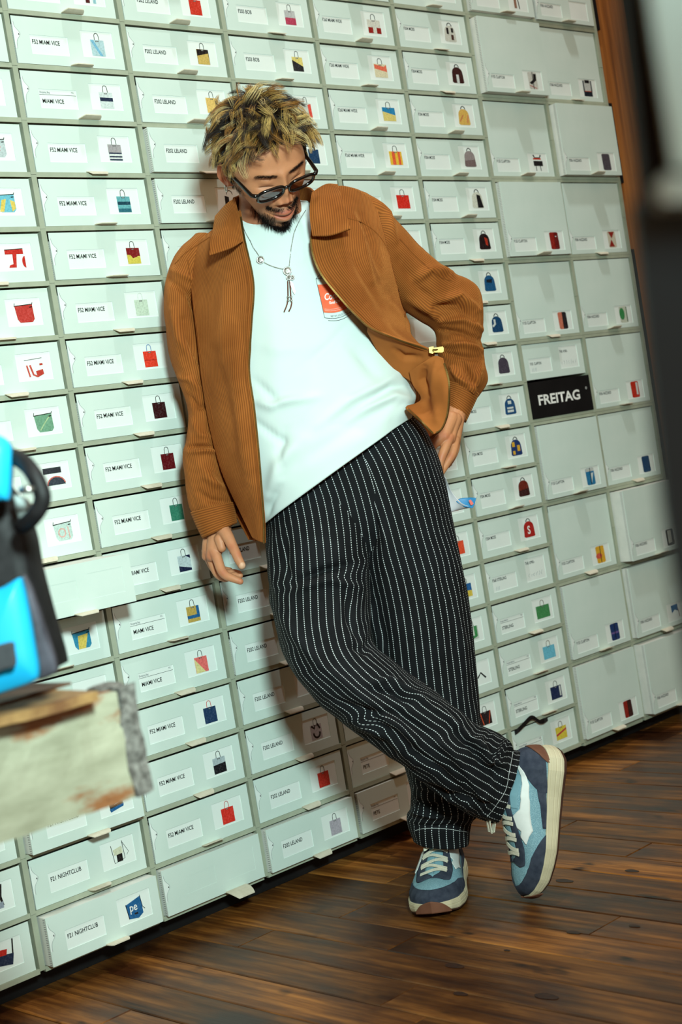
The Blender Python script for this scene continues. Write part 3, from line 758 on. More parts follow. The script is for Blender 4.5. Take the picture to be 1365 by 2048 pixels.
def patch(rows, nu=60, nv=90, FL=(), nz=None, seed=3):
    """rows: list of rows of (px,py,w) -> dense grid"""
    P = np.array([[list(D(*p)) for p in r] for r in rows])
    A = cr(P, nv); A = cr(A.transpose(1, 0, 2), nu).transpose(1, 0, 2)
    Nn = gnormals(A, False)
    if (Nn[nv//2, nu//2] @ FW) > 0: Nn = -Nn
    if nz:
        for amp, sx, sy in nz:
            q = np.stack(np.broadcast_arrays((np.arange(nu)/nu)[None, :]*sx, (np.arange(nv)/nv)[:, None]*sy, np.zeros((1, 1))), -1)
            A = A + Nn * (amp * vnoise(q + seed * 5.1, seed))[..., None]
    return folds(A, Nn, FL)
def patch_mesh(name, A, mats, th=.003, anchor=0, turn=False):
    """thick sheet; uv u = arc length across the rows from column `anchor`"""
    nv, nu = A.shape[:2]
    Nn = gnormals(A, False)
    if (Nn[nv//2, nu//2] @ FW) > 0: Nn = -Nn
    B = A - Nn * th
    cum = np.concatenate([np.zeros((nv, 1)), np.cumsum(np.linalg.norm(np.diff(A, axis=1), axis=-1), 1)], 1)
    u = cum - cum[:, [anchor if anchor >= 0 else nu - 1]]
    vv = np.concatenate([np.zeros((1, nu)), np.cumsum(np.linalg.norm(np.diff(A, axis=0), axis=-1), 0)], 0)
    uv = np.stack([(vv if turn else u).ravel(), (u if turn else vv).ravel()], 1)
    V = np.vstack([A.reshape(-1, 3), B.reshape(-1, 3)]); n = nv * nu
    F = []; 
    for i in range(nv - 1):
        for j in range(nu - 1):
            a = i*nu+j; F.append((a, a+1, a+nu+1, a+nu)); F.append((n+a, n+a+nu, n+a+nu+1, n+a+1))
    for i in range(nv - 1):
        for j in (0, nu - 1):
            a = i*nu+j; F.append((a, a+nu, n+a+nu, n+a))
    for j in range(nu - 1):
        for i in (0, nv - 1):
            a = i*nu+j; F.append((a, a+1, n+a+1, n+a))
    me = mesh(name, V, F, mats, smooth=True, uv=np.vstack([uv, uv]))
    bm_ = bmesh.new(); bm_.from_mesh(me); bmesh.ops.recalc_face_normals(bm_, faces=bm_.faces[:]); bm_.to_mesh(me); bm_.free()
    return me
def bvh_of(*objs):
    V = []; F = []
    for o in objs:
        me = o.data if hasattr(o, 'data') else o
        n = len(V); V += [v.co.copy() for v in me.vertices]; F += [tuple(i + n for i in p.vertices) for p in me.polygons]
    return BVHTree.FromPolygons(V, F)
def cast(bvh, x, y, off=.001, default=3.0):
    d = ray(x, y); dn = d / np.linalg.norm(d)
    h = bvh.ray_cast(Vector(CAM), Vector(dn))
    if h[0] is None: return D(x, y, default)
    return np.array(h[0]) - dn * off

# ------------------------------------------------------------------ cloth, skin materials
def cord_mat(name='brown_corduroy', period=.0046, dark=1.0):
    mt, nt, b = nodes(name)
    uv = uvco(nt); sep = N(nt, 'ShaderNodeSeparateXYZ'); nt.links.new(uv, sep.inputs[0])
    co = objco(nt)
    wob = math_(nt, 'MULTIPLY', math_(nt, 'SUBTRACT', noise(nt, co, 30, 2), .5), .0008)
    s = math_(nt, 'SINE', math_(nt, 'MULTIPLY', math_(nt, 'ADD', sep.outputs[0], wob), 2 * math.pi / period))
    h = math_(nt, 'ADD', math_(nt, 'MULTIPLY', s, .5), .5)
    n1 = noise(nt, co, 9, 4); n2 = noise(nt, co, 700, 2)
    k = dark
    c = ramp(nt, n1, [(.3, srgb(144*k, 80*k, 30*k)), (.7, srgb(176*k, 104*k, 46*k))])
    c = mixrgb(nt, math_(nt, 'MULTIPLY', math_(nt, 'SUBTRACT', 1, h), .55), c, srgb(76*k, 34*k, 12*k))
    nt.links.new(c, b.inputs['Base Color'])
    b.inputs['Roughness'].default_value = .85; b.inputs['Specular IOR Level'].default_value = .15
    b.inputs['Sheen Weight'].default_value = .35; b.inputs['Sheen Roughness'].default_value = .4; b.inputs['Sheen Tint'].default_value = srgb(230,150,80)
    p = bump(nt, b, h, .0009, .9)
    bump(nt, b, n2, .0003, .5, p)
    return mt
M['cord'] = cord_mat()
M['lining'] = var_mat('tan_lining', srgb(150,86,36), srgb(170,100,46), 12, .85, .2, 900, .0002)
M['gold'] = var_mat('brass', srgb(128,104,54), srgb(160,134,78), 60, .45, .5, metal=.9)
M['silver'] = var_mat('silver', srgb(150,150,146), srgb(214,214,208), 200, .28, .6, metal=.95)
def tee_mat():
    mt, nt, b = nodes('white_jersey'); co = objco(nt)
    b.inputs['Base Color'].default_value = srgb(210,225,222); b.inputs['Roughness'].default_value = .85
    b.inputs['Specular IOR Level'].default_value = .15
    bump(nt, b, noise(nt, co, 900, 2), .0004, .4); return mt
M['tee'] = tee_mat()
def stripe_mat():
    mt, nt, b = nodes('pinstripe_denim')
    uv = uvco(nt); sep = N(nt, 'ShaderNodeSeparateXYZ'); nt.links.new(uv, sep.inputs[0])
    P_ = .0152
    x = math_(nt, 'ABSOLUTE', math_(nt, 'SUBTRACT', math_(nt, 'FRACT', math_(nt, 'DIVIDE', math_(nt, 'ADD', sep.outputs[0], 5.0), P_)), .5))
    line = math_(nt, 'LESS_THAN', x, .052)
    y = math_(nt, 'FRACT', math_(nt, 'DIVIDE', math_(nt, 'ADD', sep.outputs[1], 5.0), .0044))
    dot = math_(nt, 'LESS_THAN', y, .56)
    msk = math_(nt, 'MULTIPLY', line, dot)
    co = objco(nt); base = ramp(nt, noise(nt, co, 14, 6, .7), [(.3, srgb(7,8,10)), (.75, srgb(20,22,26))])
    nt.links.new(mixrgb(nt, msk, base, srgb(214,220,222)), b.inputs['Base Color'])
    b.inputs['Roughness'].default_value = .85; b.inputs['Specular IOR Level'].default_value = .2
    p = bump(nt, b, msk, .0007, .8); bump(nt, b, noise(nt, co, 800, 2), .0004, .5, p)
    return mt
M['stripe'] = stripe_mat()
M['stitch'] = var_mat('white_stitching', srgb(196,200,200), srgb(216,220,220), 90, .8, .2)

man_name = 'person'

# ------------------------------------------------------------------ t-shirt
TEE = [(484,412, 618,408, 3.15,.055), (462,440, 650,430, 3.145,.072), (432,480, 705,455, 3.135,.094), (420,540, 748,510, 3.13,.108),
       (420,620, 760,580, 3.125,.112), (424,700, 766,640, 3.115,.114), (436,780, 786,700, 3.105,.116), (450,850, 812,748, 3.10,.120),
       (466,920, 830,784, 3.10,.122), (492,988, 829,806, 3.095,.126), (524,1052, 824,836, 3.10,.130)]
TFL = [([(508,800),(545,812),(580,800),(630,795)], 9, .007), ([(500,835),(560,880),(575,890)], 7, -.005), ([(510,760),(540,790),(560,812)], 7, -.005),
       ([(700,645),(660,690),(600,740)], 10, -.004), ([(800,745),(760,770),(700,800),(640,850)], 10, .006), ([(820,770),(780,775),(740,800)], 8, -.006),
       ([(828,800),(790,792),(740,815),(700,840)], 9, .007), ([(600,880),(560,930),(540,990)], 14, .008), ([(570,860),(560,900),(566,950)], 8, -.005),
       ([(700,690),(730,720),(760,760)], 12, -.005), ([(530,560),(560,700),(540,820)], 30, .004), ([(640,480),(600,520),(520,500)], 14, -.003),
       ([(560,975),(540,1010),(530,1040)], 7, -.006), ([(600,925),(700,860),(800,800)], 16, -.004), ([(520,690),(560,700),(620,690)], 14, .003)]
tg = loft(TEE, 170, 150, 2.3, TFL, nz=[(.003, 2.2, 7), (.0012, 6, 18)], seed=4)
tee_me = loft_mesh('t_shirt', tg, [M['tee']])

# ------------------------------------------------------------------ trousers
KICK = [(532,1024, 705,915, 3.135,.118), (532,1085, 735,1000, 3.11,.125), (537,1150, 746,1095, 3.09,.118), (544,1210, 742,1180, 3.07,.108),
        (557,1272, 738,1240, 3.04,.102), (580,1330, 748,1290, 3.01,.098), (622,1388, 790,1326, 2.98,.092), (682,1440, 850,1366, 2.965,.086),
        (752,1494, 905,1408, 2.96,.082), (812,1538, 950,1448, 2.965,.078), (866,1584, 990,1464, 2.98,.074), (925,1622, 1018,1480, 3.0,.068),
        (958,1636, 1028,1497, 3.01,.064), (991,1648, 1040,1501, 3.02,.062)]
STAND = [(640,950, 822,826, 3.13,.120), (655,1000, 858,872, 3.13,.125), (680,1075, 888,955, 3.13,.125), (706,1140, 906,1045, 3.13,.118),
         (726,1200, 926,1130, 3.13,.110), (738,1260, 942,1220, 3.13,.102), (748,1330, 951,1308, 3.135,.095), (762,1400, 957,1396, 3.14,.09),
         (785,1470, 962,1470, 3.15,.086), (808,1530, 958,1535, 3.16,.082), (820,1580, 950,1588, 3.17,.078), (820,1615, 958,1622, 3.175,.078),
         (815,1640, 945,1645, 3.18,.074), (828,1682, 938,1686, 3.185,.068)]
KF = [([(600,1160),(650,1140),(700,1130)], 7, -.010), ([(590,1180),(660,1160),(720,1175)], 8, .006), ([(700,1290),(730,1300),(745,1270)], 8, -.006),
      ([(735,1365),(780,1362),(830,1390),(870,1420)], 7, .008), ([(745,1380),(790,1385),(820,1410)], 5, -.008), ([(640,1330),(700,1372),(760,1420),(830,1480)], 10, .007),
      ([(660,1400),(720,1420),(800,1430),(870,1480)], 9, -.007), ([(700,1440),(780,1470),(830,1525)], 9, .008), ([(820,1500),(880,1540),(940,1600)], 8, -.007),
      ([(860,1470),(900,1500),(960,1580)], 8, .007), ([(900,1450),(950,1500),(985,1560)], 7, -.008), ([(940,1560),(960,1590),(990,1600)], 6, .008),
      ([(960,1480),(975,1520),(1005,1530)], 7, .010), ([(985,1500),(990,1540),(1000,1580)], 6, -.006), ([(850,1570),(890,1590),(940,1600)], 7, -.007),
      ([(560,1220),(600,1280),(640,1330)], 12, .006), ([(540,1080),(550,1150),(560,1200)], 9, .005), ([(575,1060),(570,1130),(590,1180)], 7, -.005),
      ([(690,1180),(700,1240),(720,1280)], 7, -.006), ([(880,1420),(930,1470),(960,1490)], 6, .008), ([(750,1430),(800,1450),(850,1500)], 7, .006)]
SF = [([(745,1030),(750,1060),(735,1110)], 10, -.012), ([(760,1040),(772,1080),(770,1140)], 10, .007), ([(690,1130),(740,1190),(760,1300)], 12, .006),
      ([(720,1110),(760,1240),(790,1400)], 10, -.005), ([(900,1200),(925,1290),(930,1400)], 12, .005), ([(820,1600),(870,1612),(930,1600)], 6, -.010),
      ([(815,1622),(870,1632),(950,1618)], 7, .009), ([(830,1565),(880,1580),(940,1570)], 7, .008), ([(825,1650),(870,1655),(930,1650)], 5, -.005),
      ([(860,1100),(880,1250),(890,1400)], 14, .004), ([(600,930),(640,1050),(700,1180)], 12, -.004)]
KF = [(a, b_, c * 1.25) for a, b_, c in KF]
kg = loft(KICK, 260, 130, 2.15, KF, nz=[(.004, 2.5, 9), (.0025, 5, 26)], seed=11)
sg = loft(STAND, 260, 130, 2.15, SF, nz=[(.003, 2.2, 8), (.002, 5, 24)], seed=15)
kick_me = loft_mesh('trouser_leg', kg, [M['stripe']]); stand_me = loft_mesh('trouser_leg', sg, [M['stripe']])
# seat of the trousers bridging both legs
SEAT = [(532,1030, 824,828, 3.125,.122), (533,1090, 862,880, 3.125,.124), (540,1150, 888,950, 3.13,.120), (560,1205, 890,1030, 3.14,.095), (600,1240, 880,1110, 3.15,.05)]
eg = loft(SEAT, 60, 120, 2.3)
seat_me = loft_mesh('seat', eg, [M['stripe']])

# ------------------------------------------------------------------ jacket
# right sleeve (left in the picture)
SR = [(392,470, 470,492, 3.178,.060), (362,500, 446,520, 3.178,.072), (343,535, 420,555, 3.178,.076), (331,590, 406,610, 3.173,.076), (333,655, 408,662, 3.168,.074), (341,715, 416,722, 3.163,.072),
      (360,768, 424,778, 3.158,.068), (377,822, 431,838, 3.148,.064), (373,880, 438,878, 3.138,.064), (366,912, 444,912, 3.133,.064),
      (371,965, 456,962, 3.128,.062), (379,1010, 466,998, 3.123,.058), (388,1032, 466,1012, 3.118,.052)]
SRF = [([(375,790),(400,815),(425,812)], 5, -.006), ([(380,905),(410,902),(436,905)], 5, .008), ([(378,893),(405,892),(434,894)], 4, -.008), ([(420,945),(410,955),(430,970),(450,975)], 6, .006),
       ([(400,985),(420,1000),(455,1004)], 6, -.006), ([(385,840),(400,870),(425,875)], 6, .005), ([(345,620),(360,680),(400,740)], 8, .007), ([(365,640),(385,700),(410,740)], 7, -.007),
       ([(340,560),(380,590),(402,640)], 6, -.007), ([(345,540),(385,560),(405,600)], 6, .006), ([(350,750),(380,760),(410,790)], 6, .006), ([(440,995),(425,960),(400,930)], 7, .006)]
rg = loft(SR, 220, 90, 2.2, SRF, nz=[(.0035, 2, 7), (.0015, 4, 22)], seed=21)
sleeve_r = loft_mesh('sleeve', rg, [M['cord']], base=loft(SR, 220, 90, 2.2))
CR = [(384,1024, 467,1004, 3.10,.050), (396,1052, 470,1028, 3.10,.048), (408,1076, 472,1046, 3.10,.046)]
cuff_r_g = loft(CR, 30, 90, 2.2)
# left sleeve (right in the picture): shoulder -> elbow -> wrist
SL = [(660,520, 650,372, 3.17,.085), (712,545, 712,380, 3.19,.086), (756,570, 762,412, 3.21,.080), (786,598, 806,456, 3.23,.076), (812,620, 850,504, 3.25,.072),
      (842,640, 896,543, 3.27,.068), (862,655, 938,562, 3.285,.066), (874,672, 962,590, 3.29,.064), (876,690, 968,640, 3.29,.062),
      (878,708, 964,682, 3.285,.060), (884,728, 970,722, 3.275,.058), (890,750, 975,760, 3.265,.055), (898,764, 958,790, 3.255,.050), (900,770, 952,794, 3.25,.046)]
SLF = [([(720,400),(760,430),(770,470)], 7, -.008), ([(735,385),(775,430),(790,480)], 7, .006), ([(880,600),(920,590),(955,620)], 7, .009), ([(870,615),(915,612),(945,640)], 6, -.009),
       ([(885,640),(930,640),(965,660)], 6, .008), ([(880,660),(925,665),(960,680)], 5, -.008), ([(890,690),(930,690),(962,700)], 6, .008), ([(895,708),(930,712),(960,716)], 5, -.007),
       ([(905,735),(920,760),(940,775)], 6, .008), ([(925,725),(940,750),(950,775)], 5, -.008), ([(830,560),(860,540),(900,550)], 8, .006), ([(820,600),(860,620),(880,640)], 8, .006),
       ([(800,520),(840,580),(870,600)], 8, -.005), ([(960,740),(950,770),(940,790)], 6, .007), ([(845,500),(880,540),(920,560)], 8, .004)]
SLF = [(a, b_, c * 1.35) for a, b_, c in SLF]
lg = loft(SL, 240, 96, 2.2, SLF, nz=[(.003, 2, 8), (.0008, 4, 20)], seed=27)
sleeve_l = loft_mesh('sleeve', lg, [M['cord']], base=loft(SL, 240, 96, 2.2))
CL_ = [(899,764, 956,788, 3.25,.046), (898,786, 944,814, 3.245,.044), (897,810, 930,844, 3.24,.042)]
cuff_l_g = loft(CL_, 30, 90, 2.2)
def cuff_mesh(G):
    """ribs run round the cuff"""
    me = loft_mesh('cuff', G, [M['cord']])
    l = me.uv_layers[0]; n = len(l.data); a = np.empty(n * 2, dtype=np.float32); l.data.foreach_get('uv', a)
    a = a.reshape(-1, 2)[:, ::-1].copy(); l.data.foreach_set('uv', a.ravel()); return me
# right front panel
A_ = 3.10
RP = [[(380,492,3.13),(412,470,3.09),(446,448,3.06),(480,420,3.04)], [(378,530,3.12),(412,512,3.06),(450,500,3.02),(490,478,3.00)],
      [(384,600,3.10),(424,592,3.04),(466,580,3.00),(508,566,2.985)], [(394,680,3.09),(430,672,3.03),(468,660,2.995),(504,648,2.98)],
      [(404,760,3.08),(438,750,3.02),(470,742,2.99),(499,735,2.98)], [(415,830,3.08),(447,826,3.02),(480,820,2.985),(509,814,2.975)],
      [(428,890,3.08),(458,890,3.02),(489,890,2.98),(517,890,2.97)], [(446,950,3.07),(472,960,3.02),(499,970,2.98),(523,974,2.965)],
      [(478,1020,3.05),(495,1026,3.01),(512,1032,2.98),(527,1036,2.965)], [(505,1076,3.01),(513,1081,2.99),(521,1084,2.975),(528,1086,2.965)]]
RPF = [([(455,560),(450,640),(440,720)], 16, .006), ([(480,640),(488,700),(478,760)], 9, -.004), ([(430,700),(450,800),(470,880)], 14, -.005), ([(470,800),(485,880),(495,960)], 12, .005)]
rpg = patch(RP, 90, 200, RPF, nz=[(.002, 3, 6)])
LP_ = [[(628,388,3.06),(670,372,3.08),(712,378,3.11),(752,402,3.16)], [(624,440,3.01),(670,432,3.02),(718,438,3.05),(768,462,3.12)],
       [(623,492,2.985),(675,482,2.99),(728,484,3.02),(780,512,3.11)], [(640,544,2.975),(688,530,2.98),(740,534,3.01),(793,562,3.11)],
       [(681,597,2.97),(714,584,2.975),(754,582,3.01),(803,607,3.11)], [(714,632,2.965),(742,618,2.98),(776,624,3.02),(813,640,3.10)],
       [(745,657,2.96),(774,652,2.98),(800,660,3.02),(822,670,3.08)], [(800,680,2.97),(818,680,2.99),(834,686,3.02),(846,692,3.06)],
       [(858,700,3.0),(862,701,3.01),(866,702,3.02),(870,704,3.03)]]
LPF = [([(700,420),(720,470),(745,560)], 9, .006), ([(720,430),(745,490),(765,560)], 8, -.006), ([(660,480),(690,540),(740,610)], 14, .005), ([(690,470),(720,540),(760,610)], 9, -.004),
       ([(780,600),(800,630),(830,675)], 8, .005)]
lpg = patch(LP_, 110, 190, LPF, nz=[(.002, 3, 6)], seed=5)
L1 = [[(735,656,2.965),(735,662,2.985),(737,668,3.0)], [(770,668,2.965),(764,685,3.0),(760,708,3.03)], [(810,682,2.975),(800,710,3.01),(792,743,3.04)],
      [(845,692,2.99),(832,722,3.02),(818,760,3.05)], [(872,703,3.0),(860,738,3.02),(838,775,3.05)]]
l1g = patch(L1, 50, 60, [([(790,700),(810,715),(840,715)], 6, -.006)], nz=[(.002, 3, 3)])
L2 = [[(818,744,3.03),(845,726,3.00),(870,712,2.99),(886,716,2.98)], [(826,770,3.04),(850,752,3.01),(877,748,2.98),(898,760,2.97)],
      [(842,795,3.05),(858,785,3.02),(880,785,2.98),(899,798,2.96)], [(832,806,3.03),(855,812,3.02),(877,818,2.98),(895,832,2.96)],
      [(814,812,3.00),(838,828,3.00),(860,846,2.98),(884,858,2.96)], [(816,818,2.99),(832,832,2.99),(850,850,2.98),(868,868,2.965)]]
l2g = patch(L2, 60, 60, [([(850,735),(845,760),(860,790)], 6, -.008), ([(870,730),(868,780),(875,840)], 8, .005)], nz=[(.002, 3, 3)])
BK = [[(372,500,3.20),(470,430,3.21),(560,400,3.22),(660,380,3.26),(752,400,3.26)], [(372,620,3.21),(470,600,3.25),(580,590,3.27),(690,560,3.29),(800,600,3.26)],
      [(385,760,3.19),(480,760,3.24),(600,740,3.27),(720,720,3.28),(830,720,3.22)], [(418,880,3.17),(510,880,3.23),(620,860,3.27),(740,830,3.27),(852,790,3.18)],
      [(448,975,3.14),(540,1000,3.22),(640,970,3.26),(760,900,3.26),(872,840,3.16)], [(500,1078,3.05),(560,1060,3.20),(660,1000,3.26),(780,930,3.25),(878,862,3.10)]]
bkg = patch(BK, 80, 80)
SD = [[(398,640,3.165),(404,642,3.155),(410,646,3.125)], [(412,760,3.155),(420,762,3.145),(430,766,3.105)], [(425,850,3.155),(436,852,3.145),(446,856,3.105)],
      [(440,930,3.145),(452,934,3.135),(464,940,3.095)], [(462,1010,3.125),(476,1014,3.115),(490,1020,3.075)], [(496,1078,3.085),(503,1080,3.075),(511,1082,3.045)]]
sdg = patch(SD, 20, 100)
# collar
CRr = [[(470,396,3.07),(476,420,3.03),(481,448,2.995),(487,482,2.985)], [(452,408,3.06),(454,440,3.00),(457,470,2.98),(464,494,2.965)], [(430,432,3.08),(426,456,3.02),(421,482,2.98),(419,509,2.96)]]
CLl = [[(624,384,3.03),(620,410,2.99),(620,438,2.975),(625,472,2.97)], [(652,368,3.05),(650,398,3.00),(652,430,2.975),(660,470,2.955)], [(676,368,3.08),(684,395,3.01),(692,425,2.975),(701,456,2.955)]]
crg = patch(CRr, 60, 50, nz=[(.001, 2, 2)]); clg = patch(CLl, 60, 50, nz=[(.001, 2, 2)])
CB = [[(470,396,3.08),(500,385,3.16),(560,378,3.19),(610,375,3.14),(626,383,3.04)], [(462,430,3.09),(500,425,3.19),(560,420,3.22),(620,410,3.17),(640,412,3.05)]]
cbg = patch(CB, 60, 20)

# ------------------------------------------------------------------ head
HR = np.array([[0.8864, -0.1979, -0.4185], [-0.4163, -0.7362, -0.5336], [0.2025, -0.6472, 0.735]])
HC = np.array([0.28587944, -0.38051296, 1.50674834])
def hw(p): return HC + 1.0094 * (np.asarray(p, float) @ HR.T)      # head space (x right in view, y forward, z up) -> world
def sst(a, b, x):
    t = np.clip((x - a) / (b - a), 0, 1); return t * t * (3 - 2 * t)
def head_shape(S):
    """unit sphere points -> head-space points"""
    sx, sy, sz = S[..., 0], S[..., 1], S[..., 2]
    se = lambda v, p: np.sign(v) * np.abs(v) ** p
    up_ = sst(-.05, .8, sz); lo = sst(.1, -.85, sz)
    X = .0775 * se(sx, .86) * (1 - .06 * up_) * (1 - .34 * lo ** 1.4)
    Y = np.where(sy > 0, .092 * se(sy, .80), .100 * sy)
    Z = .118 * sz
    # jaw and back of head
    Y = np.where(sy > 0, Y * (1 - .10 * sst(-.55, -1, sz)), Y * (1 - .55 * sst(-.15, -.8, sz)))
    Z = np.where(sy < 0, np.maximum(Z, -.075 + .02 * sy), Z)
    Y = Y + .012 * sst(-.3, -.95, sz) * sst(.0, .7, sy)
    Y = Y - .020 * sst(.45, 1, sz) * sst(0, 1, sy)
    fr = sst(.12, .55, sy)
    g = lambda x0, z0, a, b_: np.exp(-((X - x0) / a) ** 2 - ((Z - z0) / b_) ** 2)
    g2 = lambda x0, z0, a, b_: g(x0, z0, a, b_) + g(-x0, z0, a, b_)
    d = .0045 * g2(.028, .019, .022, .009) + .003 * g(0, .014, .012, .012)
    d -= .0135 * g2(.034, .000, .018, .0125); d += .0105 * g2(.032, .0005, .0125, .0075)
    d -= .0026 * g2(.032, .0095, .014, .0020); d -= .003 * g2(.032, -.0085, .013, .002)
    d += .0085 * g(0, -.004, .0075, .018) + .0125 * g(0, -.024, .0085, .016) + .0150 * g(0, -.042, .0105, .0095)
    d += .0095 * g2(.0135, -.0455, .0065, .0065) - .004 * g2(.0195, -.041, .003, .008)
    d -= .0060 * g(0, -.056, .018, .0035)
    d += .0050 * g2(.044, -.030, .020, .016) - .003 * g2(.052, -.062, .012, .02)
    d -= .0025 * g2(.029, -.060, .005, .012)
    zz = Z - 7.0 * X * X
    g3 = lambda z0, a, b_: np.exp(-(X / a) ** 2 - ((zz - z0) / b_) ** 2)
    d += .0060 * g3(-.0695, .021, .0055) + .0078 * g3(-.0820, .0175, .0055) - .0060 * g3(-.0757, .025, .0017)
    d += .004 * g(0, -.072, .030, .018)
    d -= .0045 * g3(-.0925, .018, .0048); d += .0085 * g(0, -.106, .021, .012)
    Y = Y + d * fr
    lw = sst(-.045, -.115, Z) * sst(-.02, .05, Y)
    Z = Z - .014 * lw; Y = Y + .012 * lw
    return np.stack([X, Y, Z], -1)
nlat, nlon = 300, 360
ph = np.linspace(0, math.pi, nlat); la = 2 * math.pi * np.arange(nlon) / nlon
# denser in front
la = la + .45 * np.sin(2 * (la - math.pi / 2)) * -.5 * 0
S = np.stack([np.sin(ph)[:, None] * np.cos(la), np.sin(ph)[:, None] * np.sin(la), np.repeat(np.cos(ph)[:, None], nlon, 1)], -1)
Hh = head_shape(S)
SK = dict(skin=(196,132,94), red=(176,86,66), beard=(52,34,28), lip=(170,86,70), brow=(40,28,24))
def lin(c): return np.array(srgb(*c)[:3])
def head_colour(P):
    X, Y, Z = P[..., 0], P[..., 1], P[..., 2]
    c = np.ones(P.shape[:-1] + (3,)) * lin(SK['skin'])
    def mix(c, m, t): return c * (1 - m[..., None]) + t * m[..., None]
    fr = sst(.0, .04, Y)
    g = lambda x0, z0, a, b_: np.exp(-((np.abs(X) - x0) / a) ** 2 - ((Z - z0) / b_) ** 2)
    c = mix(c, .35 * g(.04, -.032, .02, .014) * fr, lin((196,104,76))); c = mix(c, .35 * g(0, -.042, .014, .01) * fr, lin((198,108,80)))
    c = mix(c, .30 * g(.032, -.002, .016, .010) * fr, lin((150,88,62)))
    brw = np.exp(-((Z - (.0155 + .004 * np.sin(np.clip((np.abs(X) - .012) / .036, 0, 1) * 2.4))) / .0026) ** 2) * sst(.010, .014, np.abs(X)) * sst(.052, .044, np.abs(X)) * fr
    c = mix(c, .55 * brw, lin(SK['brow']))
    # stubble along the jaw, chin and lip
    jaw = sst(-.066, -.108, Z + .20 * np.abs(X) * sst(.030, .0, np.abs(X)) - .0 ) * sst(-.05, .0, Y)
    side = sst(.052, .070, np.abs(X)) * sst(.0, -.03, Z) * sst(-.03, .02, Y) * sst(-.02, -.05, Z)
    c = mix(c, np.clip(.50 * jaw + .35 * side, 0, .7), lin(SK['beard']))
    zz = Z - 7.0 * X * X
    mus = np.exp(-((zz + .0625) / .005) ** 2) * sst(.034, .024, np.abs(X)) * fr
    c = mix(c, .35 * mus, lin(SK['beard']))
    lips = (np.exp(-((zz + .0700) / .0042) ** 2) + np.exp(-((zz + .0815) / .0052) ** 2)) * sst(.025, .019, np.abs(X)) * fr
    c = mix(c, np.clip(lips, 0, 1) * .85, lin(SK['lip']))
    ml = np.exp(-((zz + .0757) / .0012) ** 2) * sst(.027, .021, np.abs(X)) * fr
    c = mix(c, ml * .8, lin((70,26,22)))
    lid = np.exp(-((Z + .0080 - 5 * (np.abs(X) - .032) ** 2) / .0011) ** 2) * sst(.016, .010, np.abs(np.abs(X) - .032)) * fr
    c = mix(c, lid * .9, lin((34,20,18)))
    nos = np.exp(-(((np.abs(X) - .0075) / .0042) ** 2 + ((Z + .0515) / .0022) ** 2)) * fr
    c = mix(c, nos * .8, lin((60,26,20)))
    return c
def grid_mesh(G, wrap=True):
    nv, nu = G.shape[:2]
    F = [(i*nu+j, i*nu+(j+1) % nu, (i+1)*nu+(j+1) % nu, (i+1)*nu+j) for i in range(nv-1) for j in range(nu if wrap else nu-1)]
    return G.reshape(-1, 3), F
body_V = []; body_F = []; body_C = []
def body_add(V, F, C):
    n = len(body_V)
    body_V.extend(map(tuple, V)); body_F.extend([tuple(i + n for i in f) for f in F])
    C = np.broadcast_to(C, (len(V), 3)); body_C.extend(map(tuple, C))
V, F = grid_mesh(Hh); body_add(hw(V), F, head_colour(V))
# ears
for sgn in (-1, 1):
    nr, na = 26, 60
    r = np.linspace(0, 1, nr)[:, None]; a = (2 * math.pi * np.arange(na) / na)[None, :]
    ex = (.0175 + .003 * np.cos(a + .6)) * (1 - .22 * sst(-.2, -1, np.sin(a)))       # forward-back radius
    U_ = r * np.cos(a) * ex; Vv = r * np.sin(a) * .0325
    rim = .0085 * np.exp(-((r - .84) / .13) ** 2) * sst(-1.0, .0, np.sin(a) + .3 * np.cos(a) * -1)
    bowl = -.010 * np.exp(-((U_ + .000) / .008) ** 2 - ((Vv + .004) / .013) ** 2)
    anti = .005 * np.exp(-((r - .50) / .10) ** 2) * sst(-.2, .6, -np.cos(a))
    hgt = .006 + rim + bowl + anti - .012 * sst(.9, 1, r)
    P = np.stack([sgn * (.0735 + hgt + .30 * np.clip(-U_, 0, 1)), -.010 + U_ - .25 * Vv * -.4, -.012 + Vv + 0 * U_], -1)
    V, F = grid_mesh(P)
    body_add(hw(V), F, lin((190,118,88)))
    P2 = P.copy(); P2[..., 0] = sgn * (.071 + .30 * np.clip(-U_, 0, 1)); V, F = grid_mesh(P2); body_add(hw(V), F, lin((170,104,78)))
# neck
NK = [(478,372, 600,385, 3.10,.062), (478,405, 602,405, 3.105,.062), (474,440, 612,430, 3.11,.064), (455,480, 640,465, 3.12,.075)]
ng = loft(NK, 40, 60, 2.1); V, F = grid_mesh(ng); body_add(V, F, lin((164,106,76)))
